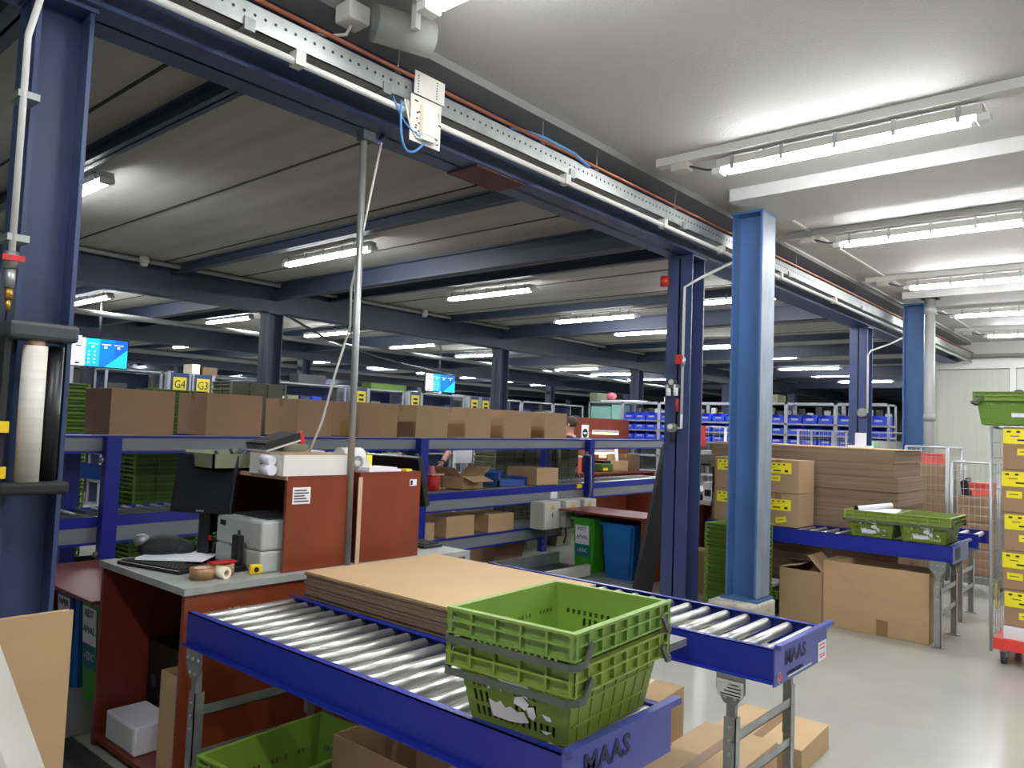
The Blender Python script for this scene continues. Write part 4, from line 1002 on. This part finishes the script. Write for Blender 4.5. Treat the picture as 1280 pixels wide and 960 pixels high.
for i in range(4):
    carton('cardboard_box', ['lowest plain carton in the cage behind the far blue column', 'second lowest plain carton in the cage behind the far blue column', 'third plain carton in the cage behind the far blue column', 'topmost plain carton in the cage behind the far blue column'][i], 9.95, 2.12, .222 + i * .29, .56, .36, .285, 0, False, 'card2', tape=False)
for i in range(3):
    carton('cardboard_box', ['lowest plain carton in the shorter roll cage', 'middle plain carton in the shorter roll cage', 'upper plain carton in the shorter roll cage'][i], 9.9, 1.63, .222 + i * .28, .56, .36, .275, 0, False, 'card3', tape=False)
tag(MB().box(9.7, 9.95, 1.98, 2.2, 1.385, 1.5).build('red_tub', 'coral'), 'coral red tub on the cartons behind the far blue column', 'tub')
t = thing('red_tub', 'coral red tub in the shorter roll cage', 'tub', (9.75, 1.52, 1.06)); MB().box(0, .3, 0, .2, 0, .1).build('body', 'coral', t); MB().box(-.01, .31, -.01, .21, .1, .14).build('rim', 'coral', t)
tag(MB().hexa([(9.66, 1.7, 1.06), (9.9, 1.7, 1.06), (9.9, 1.78, 1.06), (9.66, 1.78, 1.06)], [(9.66, 1.74, 1.25), (9.9, 1.74, 1.25), (9.9, 1.8, 1.2), (9.66, 1.8, 1.2)]).build('black_packet', 'black'), 'black and white packet beside the coral red tub', 'packet')
# downpipe
t = thing('downpipe', 'thick grey downpipe beside the far blue column', 'pipe', (11.1, 2.42, 0))
MB().cyl((0, 0, 0), (0, 0, 3.55), .062, n=20).build('pipe', 'pipegrey', t)
for z in (1.9, 3.3): MB().cyl((0, 0, z), (0, 0, z + .09), .07, n=20).build('collar', 'pipegrey', t)
MB().box(-.11, .11, -.11, .11, 3.5, 3.56).build('ceiling_flange', 'offwhite', t)
# distant wire cages in front of the blue bin racks
for i, (x, y, W) in enumerate(((10.6, 5.0, .7), (11.75, 2.75, .9), (11.75, 3.85, .5))):
    c = rollcage(['empty roll cage with a red card left of the bright blue column', 'roll cage with pale boxes in front of the blue bin racks', 'empty wire cage before the column with the bent air pipe'][i], x, y, .6, W, .22, 1.62, 'yYx', 'galv2')
    if i == 0: MB().box(-.03, -.02, .3, .46, 1.45, 1.75).build('card', 'red', c)
    if i == 1: MB().box(.1, .5, .1, .6, .22, 1.62).build('load', 'offwhite', c); MB().box(.02, .05, .55, .6, 1.55, 1.6).build('indicator', 'lampgreen', c)

# ------------------------------------------------------------------ blue bin racks
tubm = None
random.seed(4)
def rack_y(label, x, y0, y1, ztop, shelves, nb):
    t = thing('storage_rack', label, 'rack', (x, y0, 0)); D = y1 - y0
    for yy in (0, D - .03):
        for xx in (0, .4): MB().box(xx, xx + .03, yy, yy + .03, 0, ztop).build('upright', 'rackgrey', t)
    for z in shelves: MB().box(0, .43, 0, D, z - .025, z).build('shelf_board', 'rackgrey', t)
    MB().box(0, .03, 0, D, ztop - .03, ztop).box(.4, .43, 0, D, ztop - .03, ztop).build('top_rail', 'rackgrey', t)
    for k in range(5):
        z = shelves[-1] + .1 + .03 * (k % 3); yy = .06 + k * (D - .1) / 5
        if 'partition' in label: continue
        tag(MB().box(x + .345, x + .398, y0 + yy, y0 + yy + .09, shelves[-1] + .001, z + .08 + random.uniform(0, .06)).build('stored_packet', random.choice(('offwhite', 'darkgrey', 'greygreen'))), 'small packet behind the bins, ' + label.replace('grey storage rack with blue bins', 'bin rack'), 'packet', 'packets in ' + label)
    return t
def tub(name='storage_bin', w_=.23):
    t = thing(name, 'x', 'bin')
    b = MB(); a = w_ / 2
    b.prism([(0, -a, 0), (0.0, -a, .09), (.12, -a, .15), (.34, -a, .15), (.34, -a, 0)], (0, .006, 0)); b.prism([(0, a - .006, 0), (0.0, a - .006, .09), (.12, a - .006, .15), (.34, a - .006, .15), (.34, a - .006, 0)], (0, .006, 0))
    b.box(0, .006, -a, a, 0, .09).box(.334, .34, -a, a, 0, .15).box(0, .34, -a, a, 0, .006)
    b.build('body', 'tub', t); MB().box(-.004, 0, -a * .5, a * .5, .05, .08).build('label_strip', 'rackgrey', t)
    return t
tub0 = tub(); first = True
SH = [.9, 1.2, 1.5, 1.685, 1.87]
for k in range(7):
    y0 = 3.4 + k * .82
    rack_y(['grey storage rack with blue bins nearest the end wall', 'grey storage rack with blue bins, second from the end wall', 'grey storage rack with blue bins behind the bent air pipe column', 'grey storage rack with blue bins right of the bright blue column', 'grey storage rack with blue bins behind the bright blue column', 'grey storage rack with blue bins left of the gauge column', 'grey storage rack with blue bins above the red brown desk partition'][k], 13.0, y0, y0 + .82, 2.22, SH, 3)
    for r, z in enumerate(SH[2:]):
        for j in range(3):
            if k == 6 and r == 2: continue
            p = (12.99, y0 + .155 + j * .255, z + .003)
            lab = 'blue bin on the %s shelf of the %s bin rack from the end wall' % (['third', 'second', 'highest'][r], ['first', 'second', 'third', 'fourth', 'fifth', 'sixth', 'seventh'][k])
            g = 'blue bins on the %s shelf of rack %s' % (['third', 'second', 'highest'][r], ['one', 'two', 'three', 'four', 'five', 'six', 'seven'][k])
            if first: first = False; tub0.location = p; tub0['label'] = lab; tub0['group'] = g
            else: dup(tub0, p, 0, lab, g)
for i, (y0, y1, z, h, m, lab) in enumerate(((8.6, 9.08, 1.872, .25, 'teal', 'pale teal box on the racks above the standing person'), (8.36, 8.58, 1.872, .29, 'teal', 'second pale teal box on the racks right of the first'), (8.6, 9.06, 2.124, .06, 'darkteal', 'dark teal box stacked on the pale teal one'), (7.95, 8.85, 2.222, .03, 'paper', 'white board on the rack top above the teal boxes'))):
    tag(MB().box(13.01, 13.33, y0, y1, z, z + h).build('teal_box' if i < 3 else 'white_board', m), lab, 'box' if i < 3 else 'board')
tag(MB().ball((13.1, 8.65, 2.335), .085, (1, 1.3, .9)).build('pink_bag', 'pink'), 'pink bag on the white board above the teal boxes', 'bag')
for i, (y, w_, h, m) in enumerate(((6.9, .5, .1, 'cream'), (8.95, .18, .18, 'greygreen'), (5.2, .3, .14, 'greygreen'))):
    tag(MB().box(13.02, 13.4, y, y + w_, 2.221, 2.221 + h).build('rack_top_box', m), ['cream flat box on top of the racks left of the gauge column', 'olive box beyond the teal boxes on the racks', 'olive box on top of the racks behind the bright blue column'][i], 'box')

# ------------------------------------------------------------------ red brown desk partition with its things
t = thing('work_desk', 'wide red brown desk with tall back behind the standing person', 'desk', (10.4, 7.4, 0))
MB().box(0, 2.35, .6, .63, 0, 1.85).build('back_panel', 'wood', t); MB().box(0, 2.35, 0, .6, .88, .91).build('worktop', 'wood2', t)
for x in (0, 2.32): MB().box(x, x + .03, .02, .6, 0, .88).build('side_panel', 'wood2', t)
ps = MB().box(.78, 1.0, .594, .5985, 1.45, 1.72).build('poster', 'paper', t)
MB().cyl((.89, .593, 1.57), (.89, .5939, 1.57), .08, n=32).build('emblem', 'ink', ps)
MB().box(.84, .94, .5922, .5929, 1.555, 1.585).build('print', 'paper', ps)
MB().box(1.35, 1.6, .594, .5985, 1.12, 1.28).build('paper_sheet', 'paper', t)
lamp = thing('desk_lamp', 'cream glowing lamp bar fixed to the red brown partition', 'lamp', (11.45, 7.93, 1.56))
MB().box(0, .8, -.03, .03, .03, .08).build('housing', 'offwhite', lamp); MB().box(.02, .78, -.03, .03, 0, .03).build('diffuser', mat('warmtube', '#fff2b8', emit=3), lamp)
lamp2 = dup(lamp, (11.38, 7.9, 1.2), 0, 'lower cream glowing lamp bar below the grey upper beam', None)
t = thing('red_container', 'pink red container on the red brown desk beside the post', 'container', (10.45, 7.6, .9125)); MB().box(-.1, .1, -.08, .08, 0, .25).build('body', 'coral', t); MB().box(-.11, .11, -.09, .09, .25, .28).build('rim', 'offwhite', t)
t = thing('barcode_scanner', 'black scanner with a lit red lamp on the red brown desk', 'scanner', (10.85, 7.65, .9125)); MB().box(-.14, .14, -.1, .1, 0, .28, bevel=.02).build('body', 'black', t); MB().cyl((-.02, -.1, .2), (-.02, -.115, .2), .045).build('lamp', 'lampred', t)
t = thing('label_printer', 'black label printer with yellow stickers on the red brown desk', 'printer', (11.35, 7.65, .9125)); MB().box(-.17, .17, -.12, .12, 0, .14, bevel=.02).build('body', 'greendark', t); MB().box(-.14, .0, -.122, -.12, .02, .07).build('sticker', 'yellow', t); MB().box(-.1, .12, -.1, .1, .14, .19).build('cover', 'black', t)
t = carton('cardboard_box', 'small open carton with rolled papers on the red brown desk', 11.85, 7.65, .918, .3, .25, .18, 0, True, 'card', flaps=(('Y', 0),))
tag(MB().cyl((11.85, 7.65, .93), (11.8, 7.66, 1.3), .03).build('paper_roll', 'paper'), 'white paper rolled up in the small carton on the red brown desk', 'paper roll')
carton('cardboard_box', 'grey brown carton right of the rolled papers on the red brown desk', 12.3, 7.68, .9125, .3, .25, .3, 0, False, 'cardin')
tag(MB().box(7.55, 8.35, 7.5, 7.53, 1.1, 1.4).box(7.55, 7.59, 7.53, 7.56, 0, 1.4).box(8.31, 8.35, 7.53, 7.56, 0, 1.4).build('white_board', 'paper'), 'white panel on thin legs behind the reaching arm', 'board')

# ------------------------------------------------------------------ belt conveyor at the left
t = thing('belt_conveyor', 'mid blue sloping belt conveyor behind the left picking line post', 'conveyor', (0, 0, 0))
MB().hexa([(.8, 7.3, 1.32), (4.3, 7.3, .78), (4.3, 7.34, .78), (.8, 7.34, 1.32)], [(.8, 7.3, 1.45), (4.3, 7.3, .92), (4.3, 7.34, .92), (.8, 7.34, 1.45)]).build('side_plate', 'beltblue', t)
MB().hexa([(.8, 7.34, 1.36), (4.3, 7.34, .82), (4.3, 7.8, .82), (.8, 7.8, 1.36)], [(.8, 7.34, 1.43), (4.3, 7.34, .9), (4.3, 7.8, .9), (.8, 7.8, 1.43)]).build('belt', 'darkgrey', t)
for x in (2.45, 4.1):
    for y in (7.35, 7.7): MB().box(x, x + .06, y, y + .06, 0, 1.05 if x < 3 else .8).build('leg', 'black', t)
MB().box(2.4, 4.15, 7.36, 7.4, .28, .33).build('crossbar', 'black', t)
carton('cardboard_box', 'dark reddish box on the floor stand behind the belt conveyor', 2.9, 9.2, .6, .5, .4, .28, 0, False, 'wood2', tape=False)
t = thing('low_stand', 'low grey stand carrying the dark reddish box', 'stand', (2.6, 9.0, 0)); MB().box(0, .6, 0, .4, .57, .6).build('top', 'galv2', t)
for x in (0, .56):
    for y in (0, .36): MB().box(x, x + .04, y, y + .04, 0, .57).build('leg', 'galv2', t)

# ------------------------------------------------------------------ film dispenser on the left column
t = thing('film_dispenser', 'black film dispenser with white and black rolls on the navy column', 'dispenser', (.97, 3.14, 1.3))
MB().box(-.1, .13, -.06, .07, .0, .045, bevel=.012).build('lower_bracket', 'blackmat', t)
MB().box(-.1, .13, -.06, .07, .555, .62, bevel=.015).build('upper_bracket', 'darkgrey', t)
MB().box(-.1, -.08, -.02, .07, .04, .56).build('back_plate', 'blackmat', t)
b = MB().cyl((0, -.01, .045), (0, -.01, .535), .04, n=24); b.build('paper_roll', mat('paperroll', '#d4d1c6', .7, var=.1, scale=3, stretch=(1, 1, 14)), t)
MB().cyl((0, -.01, .535), (0, -.01, .555), .03, n=20).build('core', 'woodedge', t)
b = MB()
b.cyl((.075, .02, .045), (.075, .02, .54), .03, n=24)
b.build('film_roll', 'black', t)
for z in (.22, .06): MB().box(-.15, -.075, -.045, .0, z, z + .04).build('clamp', 'yellow2', t)

# ------------------------------------------------------------------ wall screens
def screen(label, x, y, z, rz, W=.84, H=.46):
    t = thing('wall_screen', label, 'screen', (x, y, z), rz)
    a = W / 2
    MB().box(-a - .015, a + .015, 0, .05, -.015, H + .015).build('casing', 'black', t)
    MB().box(-a, -a + W * .25, -.002, -.0005, 0, H).build('panel', 'sc_white', t)
    MB().box(-a + W * .25, -a + W * .5, -.002, -.0005, 0, H).build('panel', 'sc_cyan', t)
    MB().box(-a + W * .5, -a + W * .77, -.002, -.0005, 0, H).build('panel', 'sc_blue', t)
    MB().box(-a + W * .77, a, -.002, -.0005, 0, H).build('panel', 'sc_blue2', t)
    MB().prism([(-a + W * .6, -.0035, 0), (a, -.0035, 0), (a, -.0035, H * .68)], (0, .001, 0)).build('panel', 'sc_teal', t)
    b = MB()
    for q in range(3):
        x0 = -a + W * (.3 + q * .23); b.box(x0, x0 + W * .16, -.0045, -.0037, H * .8, H * .83); b.box(x0 + W * .05, x0 + W * .1, -.0045, -.0037, H * .68, H * .75)
    for q in range(4): b.box(-a + W * .3, -a + W * .33, -.0045, -.0037, H * (.12 + q * .13), H * (.16 + q * .13)); b.box(-a + W * .4, -a + W * .43, -.0045, -.0037, H * (.12 + q * .13), H * (.16 + q * .13))
    b.build('figures', 'sc_txt', t)
    b = MB().box(-a + .05, -a + W * .2, -.0035, -.0022, H * .8, H * .82).box(-a + .07, -a + W * .18, -.0035, -.0022, H * .68, H * .72).box(-a + .07, -a + W * .16, -.0035, -.0022, H * .06, H * .12); b.build('figures', 'ink', t)
    MB().cyl((0, .05, H), (0, .05, 3.42 - z + .15), .02, n=8).build('ceiling_pole', 'darkgrey', t)
    return t
screen('bright blue and white screen hanging beside the film dispenser column', 5.13, 13.5, 2.37, -.1, .86, .46)
screen('smaller looking blue and white screen hanging further along the hall', 13.05, 13.6, 2.44, -.1, .9, .42)

# ------------------------------------------------------------------ grey shelving with lettered end panels
def shelf_bay(label, x0, x1, y, ztop, n):
    t = thing('shelving_unit', label, 'shelving', (x0, y, 0)); W = x1 - x0
    for xx in (0, W - .04):
        for yy in (0, .5): MB().box(xx, xx + .04, yy, yy + .04, 0, ztop).build('upright', 'rackgrey', t)
    for z in (.4, .9, 1.4, 1.85, ztop): MB().box(0, W, 0, .54, z - .03, z).build('shelf_board', 'rackgrey', t)
    MB().box(0, W, .52, .54, 0, ztop - .05).build('back_panel', 'dkblue', t)
    return t
labs = ['grey shelving bay beside the wall screen pole', 'grey shelving bay behind the third and fourth shelf cartons', 'grey shelving bay behind the fifth shelf carton', 'grey shelving bay below the further screen', 'grey shelving bay right of the middle hall column', 'grey shelving bay behind the last shelf cartons', 'grey shelving bay beyond the standing person']
bays = [(5.6, 6.62), (9.0, 10.85), (11.5, 12.6), (13.2, 14.74), (15.75, 17.1), (17.15, 18.6), (18.65, 20.2)]
mats_ = ('darkgrey', 'offwhite', 'greygreen', 'dkblue', 'tub', 'dkblue')
random.seed(6)
for i, (a, c) in enumerate(bays):
    shelf_bay(labs[i], a, c, 14.4, 2.42, 3)
    x = a + .06; k = 0
    while x < c - .3:
        w_ = random.uniform(.2, .34); h = random.uniform(.14, .34)
        tag(MB().box(x, x + w_, 14.38, 14.8, 1.852, 1.852 + h).build('stored_box', mats_[(k + i) % 6]), 'stored box on the ' + labs[i], 'box', 'stored boxes in ' + labs[i]); x += w_ + .05; k += 1
def end_panel(label, x, txt, w_=.42):
    t = thing('rack_end_panel', label, 'rack end', (x, 14.3, 0))
    MB().box(-w_ / 2, w_ / 2, 0, .04, 0, 2.42).build('panel', 'dkblue', t)
    for s in (-1, 1): MB().box(s * w_ / 2 - .03, s * w_ / 2 + .03, -.01, .6, 0, 2.42).build('upright', 'rackgrey', t)
    sg = MB().box(-.13, .13, -.01, -.002, 2.06, 2.34).build('sign', 'signyellow', t)
    if txt: text(txt, .22, (0, -.0115, 2.2), FY, 'ink', sg, sx=.8)
    else:
        MB().box(-.07, .07, -.012, -.0101, 2.12, 2.17).box(-.07, .07, -.012, -.0101, 2.22, 2.27).build('print', 'ink', sg)
end_panel('blue rack end panel with yellow G4 sign', 6.9, 'G4'); end_panel('blue rack end panel with yellow G3 sign', 7.36, 'G3')
for x, l in ((11.2, 'blue rack end panel with small yellow sign right of the pole'), (12.88, 'blue rack end panel with small yellow sign beside the further screen'), (15.02, 'blue rack end panel with small yellow sign left of the middle hall column'), (15.46, 'second blue rack end panel with small yellow sign left of the middle hall column')): end_panel(l, x, '', .4)
end_panel('blue rack end panel with dark yellow sign under the left screen', 4.6, '', .8)
for i, (x, w_, h, m, l) in enumerate(((7.42, .3, .16, 'cardin', 'dark brown box on the G3 rack top'), (7.2, .16, .2, 'cream', 'cream packet on the G3 rack top'), (9.6, .7, .2, 'darkgrey', 'dark parcels on the shelving left of the pole'), (11.6, 1.1, .14, 'greendark', 'green trays lying on the shelving below the fluorescent light'))):
    tag(MB().box(x, x + w_, 14.45, 14.8, 2.425, 2.425 + h).build('parcel', m), l, 'parcel')

# ------------------------------------------------------------------ people
def skin(name, verts, edges, m, parent, sub=2):
    me = bpy.data.meshes.new(name); me.from_pydata([v[:3] for v in verts], edges, [])
    me.materials.append(M[m]); o = bpy.data.objects.new(name, me); C.objects.link(o)
    if parent: o.parent = parent
    md = o.modifiers.new('skin', 'SKIN'); md.use_smooth_shade = True
    for i, v in enumerate(verts):
        s = me.skin_vertices[0].data[i]; r = v[3]
        s.radius = r if isinstance(r, tuple) else (r, r); s.use_root = i == 0
    sb = o.modifiers.new('sub', 'SUBSURF'); sb.levels = sub; sb.render_levels = sub
    return o
def hand(V, E, wrist_i, wpos, d, up, sc=1):
    # palm and five fingers from wrist, d = direction of hand, up = thumb side
    d = Vector(d).normalized(); up = Vector(up).normalized(); n = d.cross(up)
    def add(p, r, par): V.append((*p, r)); E.append((par, len(V) - 1)); return len(V) - 1
    w = Vector(wpos); palm = add(w + d * .05 * sc, .024, wrist_i)
    for k, (o_, L) in enumerate(((.03, .07), (.01, .08), (-.01, .075), (-.03, .06))):
        b = add(w + d * .085 * sc + up * o_ * sc, .010, palm)
        m1 = add(w + d * (.085 + L * .5) * sc + up * o_ * 1.1 * sc + n * .008, .0085, b)
        add(w + d * (.085 + L * .9) * sc + up * o_ * 1.1 * sc + n * .03, .007, m1)
    b = add(w + d * .035 * sc + up * .035 * sc, .011, palm); m1 = add(w + d * .07 * sc + up * .06 * sc + n * .01, .009, b); add(w + d * .1 * sc + up * .06 * sc + n * .02, .008, m1)
def person(label, loc, rz, arms, shirt, hairh=1, lean=0):
    t = thing('person', label, 'person', loc, rz)
    # local: faces -Y ; z up
    V = [(0, 0, .98, (.15, .1)), (0, -lean * .3, 1.15, (.135, .095)), (0, -lean * .7, 1.33, (.16, .105)), (0, -lean, 1.45, (.10, .08)), (0, -lean - .005, 1.53, .055),
         (0, -lean - .02, 1.60, (.07, .082)), (0, -lean - .022, 1.68, (.078, .095)), (0, -lean - .018, 1.755, (.055, .07))]
    E = [(0, 1), (1, 2), (2, 3), (3, 4), (4, 5), (5, 6), (6, 7)]
    def add(p, r, par): V.append((*p, r)); E.append((par, len(V) - 1)); return len(V) - 1
    cl = []
    for s, (el, wr, hd) in zip((-1, 1), arms):
        sh = add((s * .17, -lean, 1.42), .058, 3); e = add(el, .043, sh)
        mid = Vector(el).lerp(Vector(wr), .45); m_i = add(mid, .04, e); w_ = add(wr, .027, m_i)
        hand(V, E, w_, wr, Vector(hd), (0, 0, 1)); cl.append((s, el))
    for s in (-1, 1):
        h = add((s * .09, 0, .9), .085, 0); k = add((s * .1, -.02, .5), .056, h); c = add((s * .1, .0, .34), .055, k); a = add((s * .1, .02, .09), .038, c)
        add((s * .105, -.13, .04), (.038, .03), a)
    skin('body', V, E, 'skin', t)
    # shirt with sleeves
    SV = [(0, 0, .93, (.165, .112)), (0, -lean * .3, 1.15, (.155, .11)), (0, -lean * .7, 1.33, (.178, .12)), (0, -lean, 1.455, (.115, .085))]; SE = [(0, 1), (1, 2), (2, 3)]
    for s, el in cl:
        SV.append((s * .175, -lean, 1.42, .07)); SE.append((3, len(SV) - 1)); q = Vector((s * .17, -lean, 1.42)).lerp(Vector(el), .6); SV.append((*q, .06)); SE.append((len(SV) - 2, len(SV) - 1))
    skin('shirt', SV, SE, shirt, t)
    TV = [(0, 0, .97, (.16, .11))]; TE = []
    for s in (-1, 1):
        TV += [(s * .09, 0, .88, .1), (s * .1, -.02, .5, .072), (s * .1, .01, .1, .06)]; n = len(TV); TE += [(0, n - 3), (n - 3, n - 2), (n - 2, n - 1)]
    skin('trousers', TV, TE, 'trousers', t)
    for s in (-1, 1): MB().box(s * .105 - .05, s * .105 + .05, -.2, .07, 0, .075, bevel=.025).build('shoe', 'black', t)
    y0 = -lean - .02
    b = MB().ball((0, y0 + .022, 1.705), .1, (.88, 1.02, .98), 18)
    bmesh.ops.delete(b.b, geom=[v for v in b.b.verts if v.co.y < y0 - .045 and v.co.z < 1.75 or v.co.z < 1.625], context='VERTS')
    b.build('hair', 'hair', t, solid=.006, offset=1)
    for s in (-1, 1):
        MB().ball((s * .083, y0 + .01, 1.665), .03, (.35, .7, 1)).build('ear', 'skin', t)
        e_ = MB().ball((s * .032, y0 - .088, 1.685), .012).build('eye', 'paper', t); MB().ball((s * .032, y0 - .098, 1.685), .005).build('pupil', 'ink', e_)
    MB().hexa([(-.016, y0 - .088, 1.64), (.016, y0 - .088, 1.64), (.014, y0 - .07, 1.64), (-.014, y0 - .07, 1.64)], [(-.007, y0 - .092, 1.685), (.007, y0 - .092, 1.685), (.007, y0 - .07, 1.69), (-.007, y0 - .07, 1.69)]).box(-.012, .012, y0 - .112, y0 - .085, 1.642, 1.656, bevel=.005).build('nose', 'skin', t)
    MB().box(-.022, .022, y0 - .094, y0 - .08, 1.612, 1.62, bevel=.003).build('mouth', 'pink', t)
    return t
p1 = person('person with short brown hair in a black top, back turned, at the red brown desk', (9.6, 7.05, 0.03), PI + .35, (((-.25, .0, 1.16), (-.22, -.22, 1.06), (.1, -1, -.1)), ((.25, .0, 1.16), (.22, -.22, 1.06), (-.1, -1, -.1))), 'shirtblack', lean=.02)
MB().ring((0, .0, 1.485), (0, .1, 1), .058, .07, .02, 20).build('collar', 'paper', p1)
p2 = person('person in a dark teal top reaching across the roller track, face hidden by cartons', (6.08, 6.72, 0), 0, (((-.26, -.02, 1.14), (-.2, -.24, 1.08), (.2, -1, -.2)), ((.34, -.22, 1.30), (.08, -.38, 1.17), (-.8, -.35, -.45))), 'shirtteal', lean=.06)
MB().ring((.115, -.36, 1.19), (-.83, -.5, -.4), .03, .036, .03, 16).build('wrist_watch', 'black', p2)
